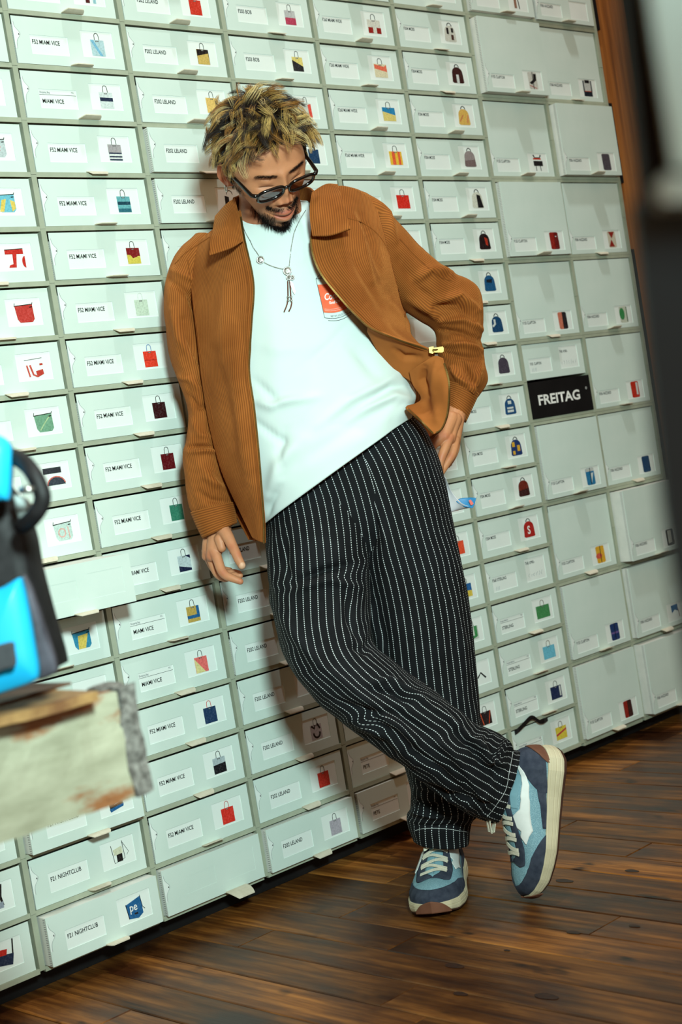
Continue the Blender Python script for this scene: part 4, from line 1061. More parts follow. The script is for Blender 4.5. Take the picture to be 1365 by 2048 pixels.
# ---- hands, built as overlapping tapered chains and fused into one skin by voxel remeshing
def chain(mb, pts, n=16):
    P = np.array([list(D(x, y, w)) for x, y, w, r in pts]); R = np.array([p[3] for p in pts]) / 1000
    Q = cr(np.concatenate([P, R[:, None]], 1), 6 * (len(pts) - 1) + 1)
    mb.tube(Q[:, :3], np.maximum(Q[:, 3], .001), n)
    mb.ball(Q[0, :3], Q[0, 3], 8); mb.ball(Q[-1, :3], Q[-1, 3], 8)
def hand_mesh(chains, name):
    out = MB()
    for ch in chains: chain(out, ch)
    me = out.mesh(name, [])
    bm_ = bmesh.new(); bm_.from_mesh(me); bmesh.ops.recalc_face_normals(bm_, faces=bm_.faces[:]); bm_.to_mesh(me); bm_.free()
    o = link('tmp', me); md = o.modifiers.new('r', 'REMESH'); md.mode = 'VOXEL'; md.voxel_size = .0012
    s_ = o.modifiers.new('s', 'SMOOTH'); s_.factor = .5; s_.iterations = 9
    dg = bpy.context.evaluated_depsgraph_get(); ev = bpy.data.meshes.new_from_object(o.evaluated_get(dg))
    V = np.empty(len(ev.vertices) * 3); ev.vertices.foreach_get('co', V); V = V.reshape(-1, 3)
    F = [tuple(p.vertices) for p in ev.polygons]
    bpy.data.objects.remove(o); return V, F
def hand_colour(V, knuckles, nails, base=(192,132,96)):
    c = np.ones((len(V), 3)) * lin(base)
    px = proj(V)
    for x, y, s in knuckles:
        m = .45 * np.exp(-((px[:, 0]-x)**2 + (px[:, 1]-y)**2) / s**2); c = c * (1-m[:, None]) + lin((178,92,66)) * m[:, None]
    for x, y, a, b_, ang in nails:
        dx, dy = px[:, 0]-x, px[:, 1]-y; ca, sa = math.cos(ang), math.sin(ang)
        q_ = ((dx*ca+dy*sa)/a)**2 + ((-dx*sa+dy*ca)/b_)**2
        m = sst(1.15, .85, q_); c = c * (1-m[:, None]) + lin((212,166,136)) * m[:, None]
    return c
RHAND = [
    [(434,1030,3.10,24),(440,1058,3.095,24),(438,1078,3.09,22)],                                        # wrist
    [(424,1062,3.10,16),(418,1090,3.10,14),(414,1112,3.105,11)],                                        # outer palm
    [(432,1066,3.085,17),(428,1092,3.08,15),(424,1112,3.08,12)],
    [(445,1062,3.08,17),(440,1085,3.075,14),(432,1106,3.075,12)],
    [(444,1058,3.07,15),(455,1072,3.055,12.5),(464,1090,3.045,11),(472,1106,3.035,10),(477,1118,3.03,9.4),(484,1131,3.025,8.2)],   # thumb
    [(440,1078,3.065,12),(444,1096,3.06,9)],                                                             # web
    [(428,1100,3.075,12),(436,1120,3.065,10.4),(443,1140,3.055,9.8),(452,1151,3.05,9.2),(466,1157,3.045,8.2),(481,1163,3.042,6.8)],  # index
    [(420,1106,3.095,11),(427,1130,3.09,9.6),(436,1148,3.085,9.2),(450,1156,3.075,8.6),(466,1152,3.07,8),(480,1151,3.065,7)],  # middle
    [(416,1106,3.115,10.5),(424,1130,3.112,9.2),(436,1144,3.105,8.8),(452,1147,3.095,8.2),(466,1145,3.09,7.6),(478,1147,3.085,6.6)],  # ring
    [(412,1102,3.13,9.5),(420,1124,3.128,8.2),(432,1136,3.12,7.8),(446,1139,3.11,7.4),(460,1141,3.10,6.6)],  # little
]
V, F = hand_mesh(RHAND, 'h'); body_add(V, F, hand_colour(V, [(478,1108,8),(418,1112,12),(446,1146,8),(462,1094,9),(482,1163,6)], [(485,1132,6.5,7.5,.5)]))
LHAND = [
    [(920,800,3.24,23),(914,824,3.22,23),(906,846,3.20,21)],
    [(904,836,3.18,15),(896,856,3.165,13),(889,874,3.155,12)],
    [(912,838,3.185,14),(906,858,3.175,12),(901,878,3.165,11.5)],
    [(918,838,3.20,13),(915,860,3.19,11.5),(912,882,3.185,10.5)],
    [(889,872,3.155,11.5),(876,882,3.15,10.4),(866,892,3.15,9.8),(858,908,3.155,9)],       # index going into the pocket
    [(899,876,3.16,11),(891,896,3.15,10),(884,914,3.145,9.6),(880,932,3.145,8.6),(880,946,3.15,7.4)],
    [(911,880,3.18,10.5),(908,898,3.17,9.6),(903,912,3.165,9.4),(893,928,3.16,8.6),(884,944,3.155,7.2)],
    [(914,880,3.20,9),(912,898,3.20,8.2),(906,914,3.195,7.6),(896,930,3.19,7)],
    [(884,866,3.19,11),(868,874,3.20,9.5),(854,879,3.20,8.2),(849,881,3.20,7)],            # thumb
]
V, F = hand_mesh(LHAND, 'h'); body_add(V, F, hand_colour(V, [(890,872,9),(902,876,8),(884,914,8),(903,912,7),(866,890,8)], [], (190,128,88)))
# ---- the rest of the body, slimmer than the clothes that cover it
def slim(ST, k, kd=None):
    o = []
    for a in ST:
        cx, cy = (a[0]+a[2])/2, (a[1]+a[3])/2
        o.append((cx+(a[0]-cx)*k, cy+(a[1]-cy)*k, cx+(a[2]-cx)*k, cy+(a[3]-cy)*k, a[4], a[5]*(kd or k)))
    return o
for ST in (slim(TEE, .80), slim(KICK, .70), slim(STAND, .70), slim(SR[1:], .62), slim(SL[1:], .62), slim(CR, .6), slim(CL_, .6)):
    g_ = loft(ST, 50, 40, 2.1); V, F = grid_mesh(g_); body_add(V, F, lin(SK['skin']))
bm_me = mesh(man_name, body_V, body_F, [], smooth=True)
ca_ = bm_me.color_attributes.new('tone', 'FLOAT_COLOR', 'POINT')
ca_.data.foreach_set('color', np.hstack([np.array(body_C), np.ones((len(body_C), 1))]).astype(np.float32).ravel())
def skin_mat():
    mt, nt, b = nodes('skin')
    at = N(nt, 'ShaderNodeAttribute', attribute_name='tone'); co = objco(nt)
    hs = N(nt, 'ShaderNodeHueSaturation'); nt.links.new(at.outputs['Color'], hs.inputs['Color'])
    nt.links.new(math_(nt, 'ADD', math_(nt, 'MULTIPLY', noise(nt, co, 60, 5), .3), .85), hs.inputs['Value'])
    nt.links.new(hs.outputs[0], b.inputs['Base Color'])
    b.inputs['Roughness'].default_value = .5; b.inputs['Specular IOR Level'].default_value = .35
    b.inputs['Subsurface Weight'].default_value = .12; b.inputs['Subsurface Radius'].default_value = (.010, .004, .002); b.inputs['Subsurface Scale'].default_value = 1
    bump(nt, b, noise(nt, co, 900, 3), .0004, .35); return mt
M['skin'] = skin_mat(); bm_me.materials.append(M['skin'])
man = link(man_name, bm_me)
tag(man, 'bearded man in brown corduroy jacket leaning on the box wall, looking down', 'person')
tee = link('t_shirt', tee_me, man); sol = tee.modifiers.new('s', 'SOLIDIFY'); sol.thickness = .0025; sol.offset = -1
trousers = link('trousers', seat_me, man)
tl1 = link('trouser_leg', kick_me, trousers); tl2 = link('trouser_leg', stand_me, trousers)
for o in (tl1, tl2, trousers): sol = o.modifiers.new('s', 'SOLIDIFY'); sol.thickness = .003; sol.offset = -1
jacket = link('jacket', patch_mesh('jacket', bkg, [M['cord']], .004), man)
link('front_panel', patch_mesh('front_panel', rpg, [M['cord']], .004, -1), jacket)
link('front_panel', patch_mesh('front_panel', lpg, [M['cord']], .004, 0), jacket)
link('lining', patch_mesh('lining', l1g, [M['lining']], .003, 0), jacket)
link('lining', patch_mesh('lining', l2g, [M['lining']], .004, -1), jacket)
link('side_panel', patch_mesh('side_panel', sdg, [M['cord']], .003, 0), jacket)
link('sleeve', sleeve_r, jacket); link('sleeve', sleeve_l, jacket)
for g_ in (cuff_r_g, cuff_l_g):
    o = link('cuff', cuff_mesh(g_), jacket); sol = o.modifiers.new('s', 'SOLIDIFY'); sol.thickness = .003; sol.offset = 1
link('collar', patch_mesh('collar', crg, [M['cord']], .005, 0, True), jacket)
link('collar', patch_mesh('collar', clg, [M['cord']], .005, 0, True), jacket)
link('collar_stand', patch_mesh('collar_stand', cbg, [M['cord']], .004, 0), jacket)

# ------------------------------------------------------------------ hair, beard, brows
def strands_mesh(name, P, R, C, mat, sides=3):
    """P (n,k,3) points, R (n,k) radii, C (n,k,3) colours"""
    n, k = P.shape[:2]
    T = np.gradient(P, axis=1); T /= np.linalg.norm(T, axis=-1, keepdims=True) + 1e-12
    ref = np.broadcast_to(np.array([.3, .5, .81]), T.shape)
    A = np.cross(T, ref); A /= np.linalg.norm(A, axis=-1, keepdims=True) + 1e-9; B = np.cross(T, A)
    ang = 2 * math.pi * np.arange(sides) / sides
    V = P[:, :, None] + R[:, :, None, None] * (np.cos(ang)[None, None, :, None] * A[:, :, None] + np.sin(ang)[None, None, :, None] * B[:, :, None])
    idx = np.arange(n * k * sides).reshape(n, k, sides)
    a = idx[:, :-1]; b_ = idx[:, 1:]
    F = np.stack([a, np.roll(a, -1, 2), np.roll(b_, -1, 2), b_], -1).reshape(-1, 4)
    me = bpy.data.meshes.new(name); V = V.reshape(-1, 3)
    me.vertices.add(len(V)); me.vertices.foreach_set('co', V.ravel())
    me.loops.add(F.size); me.loops.foreach_set('vertex_index', F.ravel().astype(np.int32))
    me.polygons.add(len(F)); me.polygons.foreach_set('loop_start', np.arange(0, F.size, 4, dtype=np.int32))
    me.polygons.foreach_set('use_smooth', np.ones(len(F), bool))
    me.update(calc_edges=True)
    ca = me.color_attributes.new('tone', 'FLOAT_COLOR', 'POINT')
    cc = np.repeat(C.reshape(n * k, 1, 3), sides, 1).reshape(-1, 3)
    ca.data.foreach_set('color', np.hstack([cc, np.ones((len(cc), 1))]).astype(np.float32).ravel())
    me.materials.append(mat); return me
def hair_mat(name='hair', rough=.42, spec=.45):
    mt, nt, b = nodes(name); at = N(nt, 'ShaderNodeAttribute', attribute_name='tone')
    nt.links.new(at.outputs['Color'], b.inputs['Base Color']); b.inputs['Roughness'].default_value = rough
    b.inputs['Specular IOR Level'].default_value = spec; return mt
M['hair'] = hair_mat(); M['beardhair'] = hair_mat('beard_hair', .8, .1)
R_ = np.random.RandomState(7)
Hn = gnormals(Hh, True)
if (Hn[150] * (Hh[150])).sum() < 0: Hn = -Hn
fv, fn = Hh.reshape(-1, 3), Hn.reshape(-1, 3)
wt = np.repeat(np.sin(ph), nlon)
def pick(mask, n):
    p = wt * mask; p = p / p.sum(); i = R_.choice(len(fv), n, p=p)
    return fv[i] + R_.normal(0, .0007, (n, 3)), fn[i]
az = np.degrees(np.arctan2(np.abs(fv[:, 0]), fv[:, 1]))
hl = np.interp(az, [0, 20, 38, 50, 58, 66, 74, 84, 92, 104, 118, 150, 180], [.070, .068, .066, .060, .045, .012, -.022, -.028, .020, .020, -.015, -.055, -.060])
scalp = (fv[:, 2] > hl + .002 * np.sin(fv[:, 0] * 400)).astype(float)
BLO = [(232,196,120), (204,156,78), (244,214,150), (176,122,56), (214,172,96)]
DK = [(36,26,22), (52,36,26), (28,22,20)]
def grow(roots, nrm, ln, lift, flow, kap, k=11):
    n = len(roots); t = np.linspace(0, 1, k)
    sd = np.cross(nrm, flow)
    a = kap[:, None] * (t[None] - .15)
    dr = np.cos(a)[..., None] * flow[:, None] + np.sin(a)[..., None] * sd[:, None]
    sp = np.interp(t, [0, .25, 1], [.35, 1, 1.15]); st = dr * sp[None, :, None]
    P = np.cumsum(np.concatenate([np.zeros((n, 1, 3)), (st[:, 1:] + st[:, :-1]) / 2], 1), 1) / (k - 1) * ln[:, None, None]
    P = roots[:, None] + P + nrm[:, None] * (lift[:, None] * np.sin(np.clip(t, 0, .85) * math.pi * .62)[None])[..., None]
    # stay outside the skull
    C0 = np.array([0, -.01, .0]); rad = np.linalg.norm((P - C0) / np.array([.079, .100, .119]), axis=-1, keepdims=True)
    P = C0 + (P - C0) * np.maximum(1, 1.02 / np.maximum(rad, 1e-6)) ** .9
    P = P - np.array([0, 0, 1.0]) * (.16 * ln[:, None, None] * (t ** 2.2)[None, :, None]) * sst(-.2, .6, fwd_side(roots))[:, None, None]
    return P
def fwd_side(r): return np.abs(r[:, 0]) * 12
nH = 14000
roots, nr_ = pick(scalp, nH)
ncl = 420
cr_, cn_ = pick(scalp, ncl)
d2 = ((roots[:, None] - cr_[None]) ** 2).sum(-1); ci = d2.argmin(1)
# flow field: away from a crown whorl, forward over the brow, to the picture's left on the near side
def field(p):
    x, y, z = p[:, 0], p[:, 1], p[:, 2]
    back = sst(.01, -.07, y); side = sst(.035, .072, np.abs(x)); front = sst(.02, .075, y)
    fx = 9 * x + .9 * front * sst(-.03, .03, x) - .8 * front * sst(.0, -.05, x) + .5 * np.sin(42 * y + 25 * z)
    fy = .8 - 1.7 * back - .55 * side - .35 * front
    fz = -.15 - .8 * side - .9 * back + .25 * front
    return np.stack([fx, fy, fz], -1)
f = field(cr_); f += R_.normal(0, .45, f.shape); f -= (f * cn_).sum(-1, keepdims=True) * cn_; f /= np.linalg.norm(f, axis=-1, keepdims=True)
topness = sst(-.01, .075, cr_[:, 2])
frn = sst(.045, .08, cr_[:, 1])
cl_len = (.026 + .034 * topness) * (1 - .42 * frn) * .90 * (1 - .38 * sst(.045, .07, np.abs(cr_[:, 0])) * sst(.06, .03, cr_[:, 2])) * R_.uniform(.75, 1.25, ncl); cl_lift = (.006 + .022 * topness) * R_.uniform(.5, 1.4, ncl)
tone_c = R_.rand(ncl)
L_ = cl_len[ci] * R_.uniform(.75, 1.12, nH); LF = cl_lift[ci] * R_.uniform(.6, 1.1, nH)
fl_ = f[ci] + R_.normal(0, .12, (nH, 3)); fl_ -= (fl_ * nr_).sum(-1, keepdims=True) * nr_; fl_ /= np.linalg.norm(fl_, axis=-1, keepdims=True)
t = np.linspace(0, 1, 11)
kap_c = R_.normal(0, 1.0, ncl) + np.sign(R_.normal(0, 1, ncl)) * .7
P = grow(roots, nr_, L_, LF, fl_, kap_c[ci] + R_.normal(0, .22, nH))
# gather each clump towards its own centre strand at the tips
Cc = grow(cr_, cn_, cl_len, cl_lift, f, kap_c)
g_ = (.74 * t ** 1.2)[None, :, None]
P = P * (1 - g_) + (Cc[ci] + (roots - cr_[ci])[:, None] * .12) * g_
Rr = np.interp(t, [0, .5, 1], [.00028, .00025, .00007])[None] * R_.uniform(.8, 1.25, nH)[:, None]
bl = np.array([lin(BLO[int(v * 4.999)]) for v in tone_c]); dk = np.array([lin(DK[i % 3]) for i in range(nH)])
lowside = sst(.01, -.03, roots[:, 2]) * sst(.03, .06, np.abs(roots[:, 0]))
frontlow = sst(.085, .068, roots[:, 2]) * sst(.04, .08, roots[:, 1])
isd = (R_.rand(nH) < np.clip(.30 + .6 * lowside + .55 * frontlow, 0, 1)) | (tone_c[ci] * 7.13 % 1 < .16)
mixt = np.clip((t[None] - R_.uniform(.10, .34, nH)[:, None]) / .25, 0, 1)[..., None]
Ch = dk[:, None] * (1 - mixt) + bl[ci][:, None] * mixt * R_.uniform(.75, 1.15, nH)[:, None, None]
Ch = np.where(isd[:, None, None], dk[:, None] * 1.0, Ch)
hair = link('hair', strands_mesh('hair', hw(P), Rr, Ch, M['hair']), man)
tag(hair, 'short messy dyed blond hair with dark roots')
# scalp cap so no skin shows between strands
cap = Hh.copy() + Hn * (.0012 * (scalp.reshape(nlat, nlon))[..., None])
keep = scalp.reshape(nlat, nlon) > 0
Fc = [(i*nlon+j, i*nlon+(j+1) % nlon, (i+1)*nlon+(j+1) % nlon, (i+1)*nlon+j) for i in range(nlat-1) for j in range(nlon) if keep[i, j] and keep[i+1, j] and keep[i, (j+1) % nlon]]
capm = mesh('hair_roots', hw(cap.reshape(-1, 3)), Fc, [var_mat('dark_hair_roots', srgb(30,22,18), srgb(54,38,26), 300, .7, .2)], smooth=True)
bm_ = bmesh.new(); bm_.from_mesh(capm); bmesh.ops.delete(bm_, geom=[v for v in bm_.verts if not v.link_faces], context='VERTS'); bm_.to_mesh(capm); bm_.free()
link('hair_roots', capm, hair)
def fuzz(name, mask, n, ln, dirv, rad, cols, spread=.35, lift=.3, tapr=(.25, 1.0)):
    r, nn = pick(mask, n); dv = dirv(r) if callable(dirv) else np.broadcast_to(np.array(dirv, float), r.shape)
    dv = dv + nn * lift + R_.normal(0, spread, r.shape); dv /= np.linalg.norm(dv, axis=-1, keepdims=True)
    t4 = np.linspace(0, 1, 4); l = R_.uniform(*ln, n)
    P = r[:, None] + dv[:, None] * (l[:, None] * t4)[..., None] + np.array([0, 0, -1.]) * (.25 * l[:, None] * t4 ** 2)[..., None]
    Rr = np.interp(t4, [0, .6, 1], [rad, rad * .8, rad * .2])[None] * np.ones((n, 1))
    C_ = np.repeat(np.array([lin(cols[i % len(cols)]) for i in range(n)])[:, None], 4, 1)
    return link(name, strands_mesh(name, hw(P), Rr, C_, M['beardhair']), man)
X_, Y_, Z_ = fv[:, 0], fv[:, 1], fv[:, 2]; zz_ = Z_ - 7 * X_ ** 2
chin = (np.exp(-((np.abs(X_)) / .030) ** 4) * sst(-.104, -.118, Z_) * sst(.0, .04, Y_))
soul = np.exp(-(X_ / .007) ** 2 - ((zz_ + .098) / .005) ** 2) * (Y_ > 0) * .8
jawl = sst(-.066, -.088, Z_ + .24 * np.maximum(np.abs(X_) - .03, 0)) * sst(.0, .03, Y_) * (np.abs(X_) > .02) * .10 + np.exp(-((np.abs(X_) - .036) / .006) ** 2) * sst(-.072, -.09, Z_) * sst(.03, .06, Y_) * .22
DKB = [(22,16,15), (32,23,20), (18,14,13)]
tag(fuzz('beard', chin + soul + jawl, 3400, (.009, .019), (0, .15, -1.0), .00024, DKB, .28, .35), 'black goatee')
mus = np.exp(-((zz_ + .0640) / .0030) ** 2) * sst(.036, .030, np.abs(X_)) * (Y_ > 0) * (1 - .75 * np.exp(-(X_ / .0035) ** 2))
tag(fuzz('moustache', mus, 950, (.0035, .0062), lambda r: np.stack([np.sign(r[:, 0]) * .75, .2 + 0 * r[:, 0], -.7 + 0 * r[:, 0]], -1), .00020, DKB, .16, .25))
brow = np.exp(-((Z_ - (.0155 + .004 * np.sin(np.clip((np.abs(X_) - .012) / .036, 0, 1) * 2.4))) / .0020) ** 2) * sst(.010, .014, np.abs(X_)) * sst(.052, .044, np.abs(X_)) * (Y_ > 0)
tag(fuzz('eyebrows', brow, 480, (.004, .007), lambda r: np.stack([np.sign(r[:, 0]) * 1.0, .0 * r[:, 0], .15 + 0 * r[:, 0]], -1), .00017, DKB, .16, .12))
side_b = sst(.058, .070, np.abs(X_)) * sst(.0, -.02, Z_) * sst(-.062, -.04, Z_) * sst(.0, .02, Y_) * sst(.05, .035, Y_)
fuzz('sideburns', side_b, 420, (.004, .008), (0, .1, -1), .00016, DKB, .2, .1)

# ------------------------------------------------------------------ sunglasses, earring
def acet():
    mt, nt, b = nodes('black_acetate'); b.inputs['Base Color'].default_value = srgb(10,10,11); b.inputs['Roughness'].default_value = .12
    b.inputs['Specular IOR Level'].default_value = .6; return mt
M['acetate'] = acet()
def lensm():
    mt, nt, b = nodes('smoked_lens'); nt.nodes.remove(b)
    tr = N(nt, 'ShaderNodeBsdfTransparent'); tr.inputs[0].default_value = (.50, .42, .46, 1)
    gl = N(nt, 'ShaderNodeBsdfGlossy'); gl.inputs['Roughness'].default_value = .03; gl.inputs[0].default_value = (.8, .85, .9, 1)
    fr = N(nt, 'ShaderNodeFresnel'); fr.inputs[0].default_value = 1.6
    mx = N(nt, 'ShaderNodeMixShader'); nt.links.new(math_(nt, 'ADD', fr.outputs[0], .04), mx.inputs[0]); nt.links.new(tr.outputs[0], mx.inputs[1]); nt.links.new(gl.outputs[0], mx.inputs[2])
    nt.links.new(mx.outputs[0], nt.nodes['Material Output'].inputs[0]); return mt
M['lens'] = lensm()
GY, GZ = .1035, -.0115
glasses = empty('sunglasses'); glasses.parent = man
def gp(x, y, z):
    dz = z - GZ; k = sst(.04, .095, y)
    return hw(np.array([x, y + k * .40 * dz, z - k * .08 * dz]) + np.array([0, 0, .05 * x * k]))
for sg_ in (-1, 1):
    rim = MB(); cx = sg_ * .0335; pts = []
    for a in np.linspace(0, 2 * math.pi, 49):
        ca, sa = math.cos(a), math.sin(a); e = 2 / 2.5
        x = cx + .0275 * abs(ca) ** e * np.sign(ca); z = GZ + .0165 * abs(sa) ** e * np.sign(sa) + (.002 if sa > 0 else 0) * abs(ca)
        pts.append(gp(x, GY - .9 * (x ** 2), z))
    rim.tube(pts, .0033, 10, cap=False); r_ = rim.obj('rim', M['acetate'], glasses, True)
    ln_ = MB(); n = len(pts) - 1; cen = np.mean(pts[:-1], 0)
    fwdv = HR[:, 1]
    ln_.add([cen + fwdv * .0015] + [cen + (p - cen) * .55 + fwdv * .0010 for p in pts[:-1]] + pts[:-1], [(0, 1 + i, 1 + (i + 1) % n) for i in range(n)] + [(1 + i, 1 + n + i, 1 + n + (i + 1) % n, 1 + (i + 1) % n) for i in range(n)])
    ln_.obj('lens', M['lens'], glasses, True)
    tb = MB(); tb.tube([gp(sg_*.059, GY - .004, GZ + .008), gp(sg_*.066, GY - .006, GZ + .009), gp(sg_*.0705, GY - .012, GZ + .009), gp(sg_*.075, .06, GZ + .0115), gp(sg_*.0785, .02, GZ + .0135), gp(sg_*.0795, -.008, GZ + .014), gp(sg_*.080, -.025, GZ + .004), gp(sg_*.079, -.036, GZ - .012)], [.0038, .0042, .0042, .0040, .0036, .0032, .0026, .0022], 8)
    tb.obj('temple', M['acetate'], glasses, True)
br = MB(); br.tube([gp(-.0085, GY - .001, GZ + .006), gp(-.004, GY + .001, GZ + .0085), gp(.004, GY + .001, GZ + .0085), gp(.0085, GY - .001, GZ + .006)], .0027, 8); br.obj('bridge', M['acetate'], glasses, True)
tag(glasses, 'black oval sunglasses slid down the nose')
er = MB(); ec = np.array([-.0805, -.012, -.046])
er.tube([hw(ec + np.array([0, .006 * math.cos(a), .006 * math.sin(a)])) for a in np.linspace(0, 2 * math.pi, 20)], .0014, 6, cap=False)
er.ball(hw(ec + np.array([-.001, 0, .006])), .0022, 6)
tag(er.obj('earring', M['silver'], man, True), 'small silver hoop earring')

# ------------------------------------------------------------------ things lying on the shirt
bv = bvh_of(tee_me)
neck = link('necklace', None, man) if False else None
def polyl(pts, step):
    out = [np.array(pts[0], float)]
    for a, b_ in zip(pts[:-1], pts[1:]):
        a = np.array(a, float); b_ = np.array(b_, float); n = max(1, int(np.linalg.norm(b_ - a) / step))
        out += [a + (b_ - a) * (i + 1) / n for i in range(n)]
    return out
path = cr(np.array([(479,424),(483,440),(488,457),(494,470),(501,482),(507,495),(514,505),(518,511)], float), 40)
path2 = cr(np.array([(529,525),(541,531),(556,536),(567,538)], float), 20)
path3 = cr(np.array([(579,532),(582,502),(586,478),(590,462),(600,440),(612,420)], float), 50)
ch = MB()
for pth in (path, path2, path3):
    pp = polyl([tuple(p) for p in pth], 1.9)[::1]
    W3 = [cast(bv, x, y, .0022, 3.05) for x, y in pp]
    ch.tube(W3, .0005, 5)
    for i in range(0, len(W3) - 1):
        d = W3[i + 1] - W3[i]; l = np.linalg.norm(d)
        if l > 1e-5 and l < .02: ch.ball((W3[i] + W3[i+1]) / 2, (.0011, .0011, .0011), 3)
necklace = ch.obj('necklace', M['silver'], man, True)
tag(necklace, 'silver chain with concho discs and leather strips')
def disc(mb, x, y, r, t=.0015):
    c = cast(bv, x, y, .003)
    Rm = np.stack([RT, UP, FW], 1)
    mb.ball(c, (r, r, t), 7, 0, Rm)
    mb.tube([c - FW * .0012 + Rm @ np.array([r*math.cos(a), r*math.sin(a), 0]) for a in np.linspace(0, 6.2832, 22)], .0011, 5, cap=False)
    for k in range(4):
        a = k * math.pi / 2 + .6; mb.ball(c - FW * .0014 + Rm @ np.array([.55*r*math.cos(a), .55*r*math.sin(a), 0]), .0014, 4)
    mb.ball(c - FW * .0018, .0016, 4)
for x, y, r in ((521.5, 520, .0072), (575.4, 542, .0078)):
    mb = MB(); disc(mb, x, y, r); mb.obj('concho', M['silver'], necklace, True)
mb = MB(); disc(mb, 578.5, 555, .0048); disc(mb, 585, 555, .0042); mb.obj('charm', M['silver'], necklace, True)
M['leather'] = var_mat('dark_leather', srgb(84,40,26), srgb(110,58,38), 60, .6, .3)
mb = MB()
for a in ([(576,562),(576.5,592),(575,607),(572,616),(568.5,624)], [(580,562),(582,592),(584,606),(582,615),(578,623)]):
    mb.tube([cast(bv, x, y, .003) for x, y in a], .0014, 6)
mb.obj('leather_strip', M['leather'], necklace, True)
mb = MB()
for x, y in ((576.6,594),(576.6,601),(582.6,594),(583,601)): mb.ball(cast(bv, x, y, .0035), .0028, 5)
mb.obj('beads', M['silver'], necklace, True)
mb = MB(); q3 = [cast(bv, x, y, .004) for x, y in ((580.5,561),(586,566),(592,582),(590,589),(586.5,584),(581.5,570))]
mb.add(q3 + [p - FW * .0012 for p in q3], [(0,1,2,3,4,5), (11,10,9,8,7,6)] + [(i, (i+1) % 6, 6 + (i+1) % 6, 6 + i) for i in range(6)]); mb.obj('feather_pendant', M['silver'], necklace)
# printed can on the chest
M['p_orange'] = var_mat('orange_print', srgb(240,104,70), srgb(246,116,80), 90, .8, .15)
M['p_dark'] = var_mat('dark_print', srgb(36,42,56), srgb(46,52,66), 90, .8, .15)
M['p_white'] = var_mat('white_print', srgb(238,238,236), srgb(244,244,242), 90, .8, .15)
M['p_grey'] = var_mat('grey_print', srgb(140,140,150), srgb(150,150,160), 90, .8, .15)
def can(a, b_): # can space (0..1, 0..1) -> picture
    tl, tr, bl_, br_ = np.array((632.3,557.)), np.array((688,546.)), np.array((649.5,634.)), np.array((704.5,620.))
    p = (tl*(1-a)+tr*a)*(1-b_) + (bl_*(1-a)+br_*a)*b_
    return p + np.array((1.5, 6.5)) * math.sin(math.pi * min(max(a, 0), 1)) * (.35 + .65 * b_)
def cpatch(name, mt, a0, a1, b0, b1, off, n=14):
    mb = MB(); V = [cast(bv, *can(a0+(a1-a0)*i/n, b0+(b1-b0)*j/n), off) for j in range(n+1) for i in range(n+1)]
    mb.add(V, [(j*(n+1)+i, j*(n+1)+i+1, (j+1)*(n+1)+i+1, (j+1)*(n+1)+i) for j in range(n) for i in range(n)]); return mb
prn = cpatch('print', None, .01, .99, .16, .88, .0012).obj('can_print', M['p_orange'], tee)
mb = MB()
ol = [can(0, b_) for b_ in np.linspace(0, 1.0, 12)] + [can(a, 1.02) for a in np.linspace(0, 1, 16)] + [can(1, b_) for b_ in np.linspace(1, 0, 12)]
mb.tube([cast(bv, *p, .0012) for p in ol], .00045, 4)
mb.tube([cast(bv, *can(a, .01), .0012) for a in np.linspace(0, 1, 14)], .0004, 4)
mb.tube([cast(bv, *(can(a, .01) + np.array((0, -15 * math.sin(math.pi * a) ** .7))), .0012) for a in np.linspace(0, 1, 16)], .0004, 4)
for k in range(4): mb.tube([cast(bv, *(can(.16 + .16*k, 0) + np.array((0, -1.0))), .0012), cast(bv, *(can(.26 + .16*k, 0) + np.array((2, -10.0 - 2*k))), .0012)], .0007, 4)
mb.tube([cast(bv, *can(a, 1.08), .0012) for a in np.linspace(.1, .95, 14)], .0004, 4)
mb.obj('can_outline', M['p_dark'], prn)
def print_text(s, h, a0, b0, wid, mt, slant=0, name='lettering', rise=0, bold=0):
    me = text_mesh(s, 1.0, M['ink'], 1.0, bold).copy(); me.materials.clear(); me.materials.append(mt)
    bmm = bmesh.new(); bmm.from_mesh(me); bmesh.ops.subdivide_edges(bmm, edges=bmm.edges[:], cuts=1); bmesh.ops.triangulate(bmm, faces=bmm.faces[:])
    mx_ = max(v.co.x for v in bmm.verts)
    for v in bmm.verts:
        x = v.co.x / mx_; z = v.co.z
        p = can(a0 + wid * x + slant * z * h, b0 - h * z - rise * x); v.co = Vector(cast(bv, *p, .0019))
    bmm.to_mesh(me); bmm.free(); return link(name, me, prn)
print_text('Cookman', .17, .12, .555, .92, M['p_white'], .35, rise=.03, bold=.02)
print_text("Good Chef's wear", .07, .26, .66, .66, M['p_white'], .2, rise=.02, bold=.03)
print_text('NET WT 10.5 OZ (298g)', .045, .22, .985, .62, M['p_grey'], 0)
mb = MB(); mb.tube([cast(bv, *can(.53, b_), .0019) for b_ in np.linspace(.40, .30, 5)], .0005, 4); mb.ball(cast(bv, *can(.54, .27), .0016), (.0032, .0032, .0006), 5, 0, np.stack([RT, UP, FW], 1)); mb.obj('spoon_mark', M['p_white'], prn)
mb = MB()
for b_ in (.79, .83): mb.tube([cast(bv, *can(a, b_), .0016) for a in np.linspace(.06, .95, 12)], .00025, 4)
mb.obj('rule_line', M['p_white'], prn)
# crew neck rib
mb = MB(); mb.tube(list(tg[1]) + [tg[1][0]], .0022, 8, cap=False); mb.obj('neck_rib', M['tee'], tee, True)

